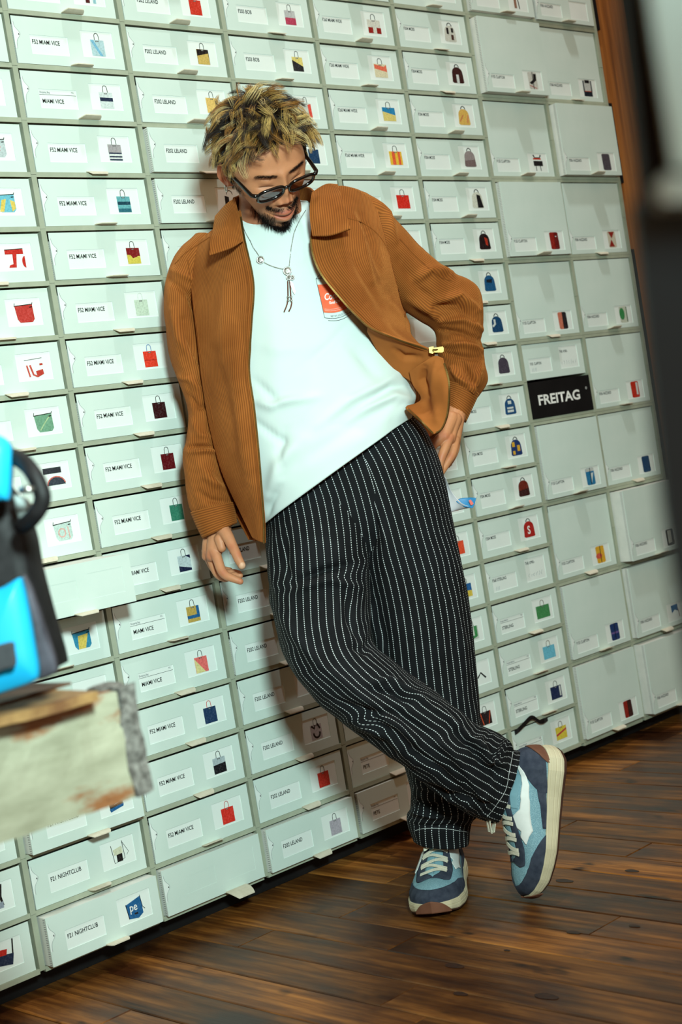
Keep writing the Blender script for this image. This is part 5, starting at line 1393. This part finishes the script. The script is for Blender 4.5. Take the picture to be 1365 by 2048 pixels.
# ------------------------------------------------------------------ zip, seams
def teeth(mb, E, out, step=.0021):
    E = np.asarray(E); d = np.linalg.norm(np.diff(E, axis=0), axis=1); s_ = np.concatenate([[0], np.cumsum(d)])
    n = int(s_[-1] / step); q_ = np.linspace(0, s_[-1], n)
    P = np.stack([np.interp(q_, s_, E[:, k]) for k in range(3)], 1); O = np.asarray(out); 
    T = np.gradient(P, axis=0); T /= np.linalg.norm(T, axis=1, keepdims=True) + 1e-12
    O = np.stack([np.interp(q_, s_, O[:, k]) for k in range(3)], 1)
    for p, t_, o in zip(P, T, O):
        o = o - (o @ t_) * t_; o /= np.linalg.norm(o) + 1e-9; b_ = np.cross(t_, o)
        V = [p + sx*t_*.00062 + so*o*.0016 + sb*b_*.0012 for sx in (-1, 1) for so in (-1, 1) for sb in (-1, 1)]
        mb.add(V, [(0,1,3,2),(4,6,7,5),(0,4,5,1),(2,3,7,6),(0,2,6,4),(1,5,7,3)])
zt = MB()
teeth(zt, rpg[6:, -1] - FW * .0008, rpg[6:, -1] - rpg[6:, -6]); 
teeth(zt, lpg[40:, 0] - FW * .0016, lpg[40:, 0] - lpg[40:, 6])
teeth(zt, l2g[3:56, -1] - FW * .0012, l2g[3:56, -1] - l2g[3:56, -6])
teeth(zt, l2g[-1, ::-1][2:-1] - FW * .0012, l2g[-1, ::-1][2:-1] - l2g[-6, ::-1][2:-1])
zp = zt.obj('zipper', M['gold'], jacket); tag(zp, 'brass zipper teeth', kind='stuff')
zb = MB()
def zquad(mb, pts, w, th):
    a = [D(x, y, w) for x, y in pts]; n = len(a)
    mb.add(a + [p - FW * th for p in a], [tuple(range(n)), tuple(range(2*n-1, n-1, -1))] + [(i, (i+1) % n, n + (i+1) % n, n + i) for i in range(n)])
zquad(zb, [(858,695),(867,693),(870,702),(866,708),(859,706)], 2.985, .004)
zquad(zb, [(868,696),(886,693),(888,696),(888,703),(885,705),(869,705)], 2.975, .0015)
zb.tube([D(866,699,2.972), D(872,699,2.968), D(876,699,2.972)], .0013, 6)
zb.obj('zip_pull', M['gold'], jacket)
sm = MB()
# seams: raised cord-coloured piping at yoke and front edge
M['seam'] = var_mat('seam_thread', srgb(120,66,26), srgb(140,80,34), 80, .85, .1)
for E in ([rpg[i, -9] for i in range(8, 200, 2)], [lpg[i, 9] for i in range(30, 185, 2)]): sm.tube(np.array(E) - FW * .0006, .0006, 4)
bj = bvh_of(*[o for o in jacket.children if o.name.startswith(('front_panel', 'sleeve'))])
for pl in ([(350,528),(372,505),(400,487),(420,474)], [(697,436),(730,448),(757,470),(776,500),(786,540),(797,580),(812,628)],
           [(800,478),(840,520),(880,553),(905,562)], [(376,520),(384,580),(392,640),(402,710),(418,800),(436,890)]):
    sm.tube([cast(bj, x, y, .0004, 3.05) for x, y in cr(np.array(pl, float), 40)], .0010, 5)
sm.obj('seams', M['seam'], jacket)
# trouser hems and pocket stitching
bt = bvh_of(kick_me, stand_me, seat_me)
st_ = MB()
for pl in ([(1027,1503),(1020,1540),(1012,1580),(992,1612),(975,1634)], [(831,1661),(850,1657),(885,1657),(915,1661),(934,1664)]):
    st_.tube([cast(bt, x, y, .0006, 3.1) for x, y in cr(np.array(pl, float), 50)], .00045, 4)
st_.obj('hem_stitching', M['stitch'], trousers)
# waistband corner showing right of the shirt

# ------------------------------------------------------------------ sneakers
M['mesh_blue'] = None
def meshblue():
    mt, nt, b = nodes('light_blue_mesh'); co = objco(nt)
    v = N(nt, 'ShaderNodeTexVoronoi'); v.inputs['Scale'].default_value = 620; nt.links.new(co, v.inputs['Vector'])
    c = ramp(nt, v.outputs['Distance'], [(.25, srgb(112,152,168)), (.75, srgb(144,182,194))])
    nt.links.new(c, b.inputs['Base Color']); b.inputs['Roughness'].default_value = .8; b.inputs['Specular IOR Level'].default_value = .2
    bump(nt, b, v.outputs['Distance'], .0008, .7); return mt
M['mesh_blue'] = meshblue()
M['suede'] = var_mat('slate_suede', srgb(48,54,68), srgb(70,76,90), 60, .92, .12, 900, .0003)
M['white_leather'] = var_mat('white_leather', srgb(222,228,226), srgb(236,240,238), 30, .5, .35)
M['smooth_blue'] = var_mat('smooth_blue_panel', srgb(118,158,172), srgb(132,172,184), 30, .75, .2)
M['midsole'] = var_mat('cream_midsole', srgb(196,186,156), srgb(214,204,174), 20, .65, .3)
M['outsole'] = var_mat('brown_rubber', srgb(58,36,28), srgb(76,48,36), 30, .7, .25)
M['bumper'] = var_mat('tan_rubber', srgb(104,66,50), srgb(122,80,60), 30, .65, .25)
M['lace'] = var_mat('cream_lace', srgb(214,208,188), srgb(232,226,208), 300, .8, .2, 1500, .0002)
LX = [0, .004, .015, .04, .09, .14, .19, .225, .255, .278, .291, .298]
LW = [0, .016, .028, .0355, .037, .0425, .0500, .0500, .0440, .0310, .0170, 0]
def Wd(x): return 1.08 * np.interp(x, LX, LW)
def Z0(x): return np.interp(x, [0, .05, .12, .2, .26, .30], [.040, .038, .031, .026, .026, .030])
def Zb(x): return np.interp(x, [0, .02, .2, .26, .30], [.006, .0, .0, .004, .014])
def Ht(x): return np.interp(x, [0, .02, .06, .10, .13, .17, .21, .25, .28, .30], [.100, .104, .098, .112, .108, .090, .072, .058, .050, .044])
def xs_c(x): return np.clip(x, .04, .25)
def SP(x, s, v, off=0.0):
    """upper surface: x along, s side (+1/-1), v 0 at the sole to 1 on the ridge"""
    x = np.asarray(x, float); v = np.asarray(v, float)
    def P(x, v):
        xi = np.clip(x, .035, .235); f = 1 - np.cos(v * math.pi / 2) ** 1.15
        xx = x * (1 - f) + xi * f; y = s * Wd(x) * (1 - f); z = Z0(x) + (Ht(xi) - Z0(x)) * np.sin(v * math.pi / 2) ** .85
        return np.stack([xx, y, z], -1)
    p = P(x, v)
    if off:
        e = .002; n = np.cross(P(x + e, v) - P(x - e, v), P(x, np.clip(v + .02, 0, 1)) - P(x, np.clip(v - .02, 0, 1)))
        n = n / (np.linalg.norm(n, axis=-1, keepdims=True) + 1e-9)
        n = n * np.stack([1 + 0*x, 1 - sst(.284, .2975, x), 1 + 0*x], -1); n = n / (np.linalg.norm(n, axis=-1, keepdims=True) + 1e-9)
        c0 = np.stack([xs_c(x), 0 * x, .03 + 0 * x], -1); n = n * np.where(((p - c0) * n).sum(-1, keepdims=True) < 0, -1, 1)
        p = p + n * off
    return p
def srows(xs): # cosine spaced
    return xs
def shoe_patch(x0, x1, lo, hi, s, off, nx=40, nv=14):
    u = (1 - np.cos(np.linspace(0, math.pi, nx))) / 2 if x1 > .28 or x0 < .01 else np.linspace(0, 1, nx)
    xs = x0 + (x1 - x0) * u
    V = []
    for x in xs:
        vv = np.linspace(lo(x), hi(x), nv); V += list(SP(np.full(nv, x), s, vv, off))
    F = [(i*nv+j, (i+1)*nv+j, (i+1)*nv+j+1, i*nv+j+1) for i in range(nx-1) for j in range(nv-1)]
    if s < 0: F = [f[::-1] for f in F]
    return V, F
def make_shoe(loops):
    root = empty('sneaker'); root.parent = man
    def part(name, pcs, mt, thick=.0012):
        mb = MB()
        for V, F in pcs: mb.add(V, F)
        me = mb.mesh(name, [mt], True)
        bm_ = bmesh.new(); bm_.from_mesh(me); bmesh.ops.remove_doubles(bm_, verts=bm_.verts[:], dist=.00005); bm_.to_mesh(me); bm_.free()
        o = link(name, me, root)
        if thick: sm_ = o.modifiers.new('s', 'SOLIDIFY'); sm_.thickness = thick; sm_.offset = 0
        return o
    one = lambda c: (lambda x: c)
    part('upper', [shoe_patch(.0, .298, one(0), one(1), s, 0, 70, 26) for s in (-1, 1)], M['mesh_blue'], .002)
    part('ankle_panel', [shoe_patch(.045, .125, lambda x: np.interp(x, [.045,.125], [.55,.50]), lambda x: np.interp(x, [.045,.125], [.80,.74]), s, .0014) for s in (-1, 1)], M['smooth_blue'])
    mg = lambda x: np.interp(x, [.165, .19, .215, .24, .265, .298], [.0, .18, .34, .42, .44, .44])
    part('toe_guard', [shoe_patch(.165, .298, one(-.01), mg, s, .0022, 46, 14) for s in (-1, 1)], M['suede'])
    part('side_guard', [shoe_patch(.07, .155, one(-.01), lambda x: np.interp(x, [.07, .11, .155], [.20, .10, .06]), s, .0018, 20, 6) for s in (-1, 1)], M['suede'])
    hc = lambda x: np.interp(x, [0, .03, .055, .085], [.86, .80, .52, .12])
    part('heel_counter', [shoe_patch(0, .085, one(-.01), hc, s, .0022, 36, 14) for s in (-1, 1)], M['suede'])
    part('heel_clip', [shoe_patch(0, .026, one(-.02), lambda x: np.interp(x, [0, .026], [.34, .03]), s, .0040, 14, 6) for s in (-1, 1)], M['bumper'], .002)
    # white wave on the side
    pcs = []
    for s in (-1, 1):
        pcs.append(shoe_patch(.030, .150, lambda x: np.interp(x, [.030,.05,.075,.105,.15], [.80,.52,.34,.27,.26]), lambda x: np.interp(x, [.030,.05,.075,.105,.125,.15], [.84,.66,.50,.44,.46,.74]), s, .0030, 46, 8))
        pcs.append(shoe_patch(.150, .190, lambda x: np.interp(x, [.15,.162,.175,.190], [.26,.24,.34,.42]), lambda x: np.interp(x, [.15,.158,.166,.178,.190], [.74,.66,.50,.54,.44]), s, .0030, 24, 8))
    tag(part('side_logo', pcs, M['white_leather'], .0014), 'white wave-shaped side patch')
    part('eyestay', [shoe_patch(.085, .246, lambda x: np.interp(x, [.085,.12,.20,.232,.246], [.72,.66,.50,.52,.66]), lambda x: np.interp(x, [.085,.16,.205,.222,.232,.246], [.84,.76,.74,.84,1.0,1.0]), s, .0030, 40, 8) for s in (-1, 1)], M['suede'], .0016)
    part('tongue', [shoe_patch(.06, .230, lambda x: .76, one(1), s, .0016, 24, 6) for s in (-1, 1)], M['smooth_blue'], .002)
    # laces
    lc = MB()
    def flat(mb, pts, wd, th):
        pts = np.array(pts); T = np.gradient(pts, axis=0); T /= np.linalg.norm(T, axis=1, keepdims=True) + 1e-9
        up_ = np.array([.25, 0, .97]); S_ = np.cross(T, up_); S_ /= np.linalg.norm(S_, axis=1, keepdims=True) + 1e-9
        V = []
        for p, s_ in zip(pts, S_): V += [p - s_*wd, p + s_*wd, p + s_*wd + up_*th, p - s_*wd + up_*th]
        n = len(pts); F = [(i*4+k, i*4+(k+1) % 4, (i+1)*4+(k+1) % 4, (i+1)*4+k) for i in range(n-1) for k in range(4)] + [(3,2,1,0), ((n-1)*4, (n-1)*4+1, (n-1)*4+2, (n-1)*4+3)]
        mb.add(V, F)
    for k, x in enumerate((.126, .142, .158, .173, .188, .202, .216)):
        pts = []
        for q_ in np.linspace(-1, 1, 13):
            v = 1 - .36 * abs(q_); p = SP(x + .0035 * math.sin(q_ * 2.2) * (1 if k % 2 else -1), 1 if q_ > 0 else -1, v, .004); pts.append(p + np.array([0, 0, .0015]))
        flat(lc, pts, .0038, .0018)
    c = SP(.125, 1, 1.0, .004) + np.array([0, 0, .004])
    if loops == 'front':
        for s in (-1, 1):
            flat(lc, [c, c + np.array([.010, s*.012, .006]), c + np.array([.030, s*.020, .002]), c + np.array([.048, s*.018, -.012]), c + np.array([.044, s*.012, -.008]), c + np.array([.020, s*.006, .001]), c], .0030, .0014)
            flat(lc, [c, c + np.array([.014, s*.004, .003]), c + np.array([.036, s*.004, -.006])], .0026, .0014)
    else:
        for s in (-.4, .5):
            flat(lc, [c, c + np.array([.010, s*.012, .012]), c + np.array([.034, s*.016, .018]), c + np.array([.056, s*.014, .010]), c + np.array([.054, s*.010, .004]), c + np.array([.026, s*.006, .004]), c], .0032, .0014)
    lc.ball(c + np.array([0, 0, .001]), (.006, .006, .004), 5)
    tag(lc.obj('laces', M['lace'], root), 'cream shoelaces tied in a bow')
    # midsole and outsole
    def ring(off, n=60):
        xs = (1 - np.cos(np.linspace(0, math.pi, n))) / 2 * .298
        a = [(x, Wd(x)) for x in xs]; pts = a + [(x, -y) for x, y in a[::-1][1:-1]]
        pts = np.array(pts); c_ = np.array([.149, 0]); T = np.roll(pts, -1, 0) - np.roll(pts, 1, 0); Nn_ = np.stack([-T[:, 1], T[:, 0]], 1); Nn_ /= np.linalg.norm(Nn_, axis=1, keepdims=True) + 1e-9
        return pts + Nn_ * off, pts[:, 0]
    def rings_obj(name, prof, mt, capb=True, capt=True):
        V = []; 
        for off, zt_ in prof:
            p, xs = ring(off)
            for (x, y), x0 in zip(p, xs):
                zb, z0 = Zb(x0), Z0(x0) + .002; V.append((x, y, zb + (z0 - zb) * zt_))
        n = len(p); k = len(prof)
        F = [(i*n+j, i*n+(j+1) % n, (i+1)*n+(j+1) % n, (i+1)*n+j) for i in range(k-1) for j in range(n)]
        if capb: F.append(tuple(range(n))[::-1])
        if capt: F.append(tuple((k-1)*n + j for j in range(n)))
        me = mesh(name, V, F, [mt], smooth=False); bm_ = bmesh.new(); bm_.from_mesh(me); bmesh.ops.recalc_face_normals(bm_, faces=bm_.faces[:]); bm_.to_mesh(me); bm_.free()
        return link(name, me, root)
    rings_obj('midsole', [(.001, .12), (.004, .16), (.0055, .30), (.0048, .34), (.0060, .38), (.0062, .55), (.0052, .59), (.0062, .63), (.0058, .82), (.0046, .86), (.0050, .90), (.0035, 1.0), (.000, 1.02)], M['midsole'])
    rings_obj('outsole', [(-.002, -.02), (.0025, .0), (.0035, .10), (.0035, .155)], M['outsole'])
    # toe bumper
    V = []; nb = 30
    for zt_ in np.linspace(-.02, 1, 9):
        for k in range(nb + 1):
            q_ = (k / nb - .5) * 2; x = .298 - .017 * (q_ * q_) ** .9; y = Wd(x) * (1 if q_ > 0 else -1) if abs(q_) > .01 else 0
            fade = zt_ * (1 - .85 * abs(q_) ** 2.2)
            zb, z0 = Zb(x), Z0(x) + .008; xo = .0062
            V.append((x + xo * (1 - .35 * abs(q_)), y * 1.10 + .004 * q_, zb + (z0 - zb) * fade))
    F = [(i*(nb+1)+j, i*(nb+1)+j+1, (i+1)*(nb+1)+j+1, (i+1)*(nb+1)+j) for i in range(8) for j in range(nb)]
    o = link('toe_bumper', mesh('toe_bumper', V, F, [M['bumper']], smooth=True), root); sm_ = o.modifiers.new('s', 'SOLIDIFY'); sm_.thickness = .0015; sm_.offset = 0
    return root
def place(o, origin, Lx, Uz):
    Lx = Lx / np.linalg.norm(Lx); Uz = Uz - (Uz @ Lx) * Lx; Uz /= np.linalg.norm(Uz); Ly = np.cross(Uz, Lx)
    m = Matrix.Identity(4)
    for i in range(3): m[i][0] = Lx[i]; m[i][1] = Ly[i]; m[i][2] = Uz[i]; m[i][3] = origin[i]
    o.matrix_world = m
s1 = make_shoe('front')
toe = onZ(868, 1840, ZF); dirv = toe - onZ(905, 1745, ZF); dirv[2] = 0; dirv /= np.linalg.norm(dirv)
place(s1, toe - dirv * .300 + np.array([0, 0, .001]), dirv, np.array([0, 0, 1.]))
tag(s1, 'blue and slate sneaker standing flat on the floor')
s2 = make_shoe('side')
hp = D(1124, 1490, 3.05); tp = D(1076, 1806, 3.036)
Lk = tp - hp; Lk /= np.linalg.norm(Lk)
Uk = -RT * math.cos(.30) - FW * math.sin(.30)
place(s2, tp - Lk * .312, Lk, Uk)
tag(s2, 'blue and slate sneaker standing on its toe, crossed over')

# black strap hanging out between two boxes
sp_ = [(1108,1428),(1096,1438),(1082,1444),(1070,1436),(1062,1436),(1050,1448),(1036,1462),(1020,1474)]
mb = MB(); P3 = [np.array(CAM + ray(x, y) * ((yy - CAM[1]) / ray(x, y)[1])) for (x, y), yy in zip(cr(np.array(sp_, float), 30), np.interp(np.linspace(0, 1, 30), [0, .2, .5, .85, 1], [.03, -.008, -.014, -.008, .02]))]
for i in range(29):
    a, b_ = P3[i], P3[i+1]; u_ = np.array([0, 0, .0055]) ; d_ = np.array([0, .002, 0])
    mb.add([a - u_, b_ - u_, b_ + u_, a + u_, a - u_ + d_, b_ - u_ + d_, b_ + u_ + d_, a + u_ + d_], [(0,1,2,3), (7,6,5,4), (0,4,5,1), (3,2,6,7)] + ([(0,3,7,4)] if i == 0 else []) + ([(1,5,6,2)] if i == 28 else []))
tag(mb.obj('bag_strap', M['black'], None), 'black strap poking out above the yellow-shopper box near the raised sneaker', 'strap')

# ------------------------------------------------------------------ leaflet in the hand
M['leaf_grey'] = var_mat('leaflet_paper', srgb(196,192,196), srgb(208,204,208), 20, .5, .4)
M['leaf_blue'] = var_mat('leaflet_blue', srgb(30,116,168), srgb(40,130,182), 30, .4, .4)
M['leaf_red'] = var_mat('leaflet_red', srgb(214,70,52), srgb(224,80,60), 30, .4, .4)
leaf = link('leaflet', patch_mesh('leaflet', patch([[(886,948,3.15),(889,952,3.145),(892,957,3.14)], [(892,992,3.15),(898,986,3.15),(903,982,3.145)], [(898,1022,3.15),(908,1010,3.145),(916,998,3.14)],
             [(915,1021,3.15),(922,1016,3.14),(926,1008,3.13)], [(942,1015,3.14),(943,1016,3.135),(944,1015,3.13)]], 20, 40), [M['leaf_grey']], .0006), None)
tag(leaf, 'folded leaflet with a blue corner held against the trouser pocket', 'leaflet')
link('cover', patch_mesh('cover', patch([[(913,1003,3.140),(918,998,3.143),(925,996,3.146)], [(922,1009,3.134),(930,1002,3.138),(938,995,3.142)], [(932,1014,3.130),(939,1006,3.133),(946,995,3.138)], [(946,1016,3.126),(950,1008,3.13),(953,996,3.135)]], 20, 20), [M['leaf_blue']], .0006), leaf)
mb = MB(); zquad(mb, [(938,1001),(942,999),(948,1007),(945,1010),(942,1010)], 3.124, .0006); mb.obj('red_mark', M['leaf_red'], leaf)
mb = MB(); zquad(mb, [(853,886),(858,868),(864,872),(856,889)], 3.135, .0006); mb.obj('red_corner', M['leaf_red'], leaf)

# ------------------------------------------------------------------ near things, out of focus
def peel():
    mt, nt, b = nodes('peeling_cream_paint'); co = objco(nt)
    n1 = noise(nt, scaled(nt, co, (5, 12, 16)), 1.0, 6, .62); n2 = noise(nt, scaled(nt, co, (18, 60, 60)), 1.0, 5)
    base = ramp(nt, n2, [(.3, srgb(150,148,124)), (.7, srgb(180,178,154))])
    c = mixrgb(nt, ramp(nt, n1, [(.41, (1,1,1,1)), (.47, (0,0,0,1))]), base, srgb(150,96,56))
    c = mixrgb(nt, ramp(nt, n1, [(.35, (1,1,1,1)), (.38, (0,0,0,1))]), c, srgb(92,46,28))
    nt.links.new(c, b.inputs['Base Color']); b.inputs['Roughness'].default_value = .7; bump(nt, b, n1, .003, .6); return mt
M['peel'] = peel()
M['endgrain'] = var_mat('grey_end_grain', srgb(84,80,76), srgb(150,146,140), 120, .9, .1, 200, .002)
M['topwood'] = var_mat('worn_table_top', srgb(120,82,52), srgb(190,150,96), 22, .6, .3)
M['brownedge'] = var_mat('dark_brown_wood', srgb(70,44,30), srgb(110,74,50), 22, .6, .3)
w0 = 1.62
E1 = D(262, 1375, w0); E2 = D(278, 1592, w0)
yb = (E1[1] + E2[1]) / 2; xe = (E1[0] + E2[0]) / 2; zt0 = E1[2]; zb0 = E2[2]
bench = empty('wooden_bench', (xe, yb, ZF)); tag(bench, 'old wooden bench beam with peeling cream paint in the blurred foreground', 'bench')
zt1, zb1 = zt0 - ZF, zb0 - ZF
def rough_box(x0, x1, y0, y1, z0, z1, nx, nz, amp, seed):
    """board with slightly worn, uneven outline"""
    mb = MB(); rr = np.random.RandomState(seed); V = []; 
    xs = np.linspace(x0, x1, nx); sec = []
    nl = 8
    prof = [(y0, z0 + (z1-z0)*k/nz) for k in range(nz+1)] + [(y0 + (y1-y0)*k/nl, z1) for k in range(1, nl+1)] + [(y1, z1 - (z1-z0)*k/nz) for k in range(1, nz+1)] + [(y1 - (y1-y0)*k/nl, z0) for k in range(1, nl)]
    P = np.array([[(x, y, z) for y, z in prof] for x in xs]); q_ = P.reshape(-1, 3) * 60
    P = P + amp * np.stack([vnoise(q_, seed), vnoise(q_ + 9, seed), vnoise(q_ + 19, seed)], -1).reshape(P.shape)
    m_ = len(prof)
    mb.add(P.reshape(-1, 3), [(i*m_+k, i*m_+(k+1) % m_, (i+1)*m_+(k+1) % m_, (i+1)*m_+k) for i in range(nx-1) for k in range(m_)])
    return mb, P[0], P[-1]
mb, s0, s1_ = rough_box(-1.1, -.012, 0, .055, zb1, zt1, 80, 8, .0011, 3); mb.obj('beam', M['peel'], bench)
mb, a0, a1 = rough_box(-.0115, .012, -.001, .056, zb1 + .002, zt1 + .001, 6, 10, .005, 8)
for sct in (a0, a1):
    n = len(mb.V); c_ = sct.mean(0); mb.add(list(sct) + [c_], [(k, (k+1) % len(sct), len(sct)) for k in range(len(sct))])
mb.obj('sawn_end', M['endgrain'], bench)
mb, a0, a1 = rough_box(-1.1, -.055, -.03, .40, zt1 + .001, zt1 + .011, 60, 2, .002, 5)
mb.add(list(a1), [tuple(range(len(a1)))]); mb.obj('top_board', M['topwood'], bench)
mb, a0, a1 = rough_box(-.60, -.035, .05, .36, zt1 + .0113, zt1 + .0140, 40, 2, .002, 6)
mb.add(list(a1), [tuple(range(len(a1)))]); mb.obj('upper_board', M['brownedge'], bench)
for lx in (-1.05, -.30):
    mb = MB(); mb.box(lx, lx + .06, .06, .12, 0, zb1 + .04); mb.obj('leg', M['brownedge'], bench)

# bag standing on the bench: blue tarpaulin flaps, black body and webbing
M['tarp'] = var_mat('bright_blue_tarpaulin', srgb(20,160,214), srgb(34,178,230), 5, .35, .45)
M['webbing'] = var_mat('black_webbing', srgb(14,13,14), srgb(34,32,34), 60, .6, .3)
M['greyfab'] = var_mat('grey_black_lining', srgb(56,54,62), srgb(90,88,98), 30, .7, .3)
M['greyfab2'] = var_mat('pale_grey_cloth', srgb(120,132,132), srgb(150,162,160), 30, .7, .3)
M['patchgrey'] = var_mat('dark_grey_patch', srgb(52,54,58), srgb(70,72,76), 30, .6, .3)
bag = empty('messenger_bag', D(20, 1380, 1.5)); tag(bag, 'bright blue and black bag standing on the blurred bench at left', 'bag')
def slab(name, pts, w, th, mt, bulge=0.0):
    """closed solid with its own thickness and rounded rim"""
    a = cr(np.array(pts + [pts[0]], float), len(pts) * 4 + 1)[:-1]; c_ = a.mean(0); n = len(a)
    lays = []
    for sc_, dz in ((.0, -bulge), (.55, -bulge * .9), (.93, -bulge * .35), (1.0, .10 * th), (1.0, .9 * th), (.93, th), (0, th)):
        lays.append([D(*(c_ + (p - c_) * sc_), w) + FW * dz - D(0, 0, 0) * 0 for p in a])
    V = np.array(lays).reshape(-1, 3); F = [(i*n+k, i*n+(k+1) % n, (i+1)*n+(k+1) % n, (i+1)*n+k) for i in range(len(lays)-1) for k in range(n)]
    o = link(name, mesh(name, V, F, [mt], smooth=True)); 
    o.parent = bag; o.matrix_parent_inverse = Matrix.Translation(bag.location).inverted(); return o
slab('bag_body', [(-190,900),(-60,930),(4,985),(42,1060),(58,1140),(84,1240),(108,1326),(100,1342),(44,1356),(-60,1384),(-190,1404)], 1.52, .085, M['webbing'])
slab('side_gusset', [(46,1150),(62,1180),(86,1250),(112,1330),(104,1350),(72,1356),(70,1300),(52,1210)], 1.50, .015, M['greyfab'], .004)
slab('lower_flap', [(-190,1215),(-60,1190),(0,1176),(36,1156),(44,1166),(54,1210),(68,1290),(76,1345),(66,1364),(20,1382),(-40,1400),(-190,1430)], 1.475, .016, M['tarp'], .010)
slab('upper_flap', [(-190,830),(-80,845),(-10,868),(14,884),(21,905),(20,960),(16,998),(0,1002),(-80,1015),(-190,1030)], 1.475, .016, M['tarp'], .010)
slab('label_patch', [(-30,1300),(-10,1292),(24,1284),(29,1300),(31,1330),(10,1338),(-30,1348)], 1.455, .003, M['patchgrey'])
mb = MB(); mb.tube([D(x, y, w_) for x, y, w_ in cr(np.array([(22,912,1.50),(44,922,1.48),(66,946,1.46),(82,980,1.455),(84,1004,1.455),(70,1030,1.46),(52,1048,1.475),(44,1052,1.49)]), 40)], .0085, 10)
o = mb.obj('strap_loop', M['webbing'], None, True); o.parent = bag; o.matrix_parent_inverse = Matrix.Translation(bag.location).inverted()
mb = MB(); mb.tube([D(x, y, w_) for x, y, w_ in ((42,981,1.45),(56,979,1.445),(68,978,1.45))], .0035, 8); o = mb.obj('buckle', M['silver'], None, True); o.parent = bag; o.matrix_parent_inverse = Matrix.Translation(bag.location).inverted()

slab('inner_cloth', [(26,990),(44,994),(56,1004),(62,1024),(56,1044),(44,1048),(34,1030)], 1.49, .012, M['greyfab2'], .004)

# near black stand at the right edge, far out of focus
M['paleplate'] = var_mat('pale_painted_plate', srgb(206,232,228), srgb(222,242,238), 4, .5, .3)
stand = empty('display_stand', (0, 0, ZF)); tag(stand, 'black stand with pale plate, blurred at the right edge', 'stand')
def near(name, pts, w, th, mt):
    mb = MB(); a = [D(x, y, w) for x, y in pts]; n = len(a)
    mb.add(a + [p + FW * th for p in a], [tuple(range(n)), tuple(range(2*n-1, n-1, -1))] + [(i, (i+1) % n, n + (i+1) % n, n + i) for i in range(n)])
    o = mb.obj(name, mt); o.parent = stand; o.matrix_parent_inverse = Matrix.Translation(stand.location).inverted(); return o
M['slate_panel'] = var_mat('dark_slate_panel', srgb(44,54,60), srgb(60,70,76), 4, .5, .3)
near('post', [(1222,-260),(1700,-260),(1900,3100),(1700,3100),(1350,1010),(1300,404),(1290,400)], .46, .012, M['black'])
near('lower_panel', [(1264,404),(1600,404),(1700,3100),(1640,3100),(1328,1010)], .45, .006, M['slate_panel'])
near('plate', [(1262,-260),(1700,-260),(1760,330),(1352,336)], .445, .004, M['paleplate'])
near('ledge', [(1328,352),(1760,345),(1770,392),(1332,402)], .43, .012, M['paleplate'])
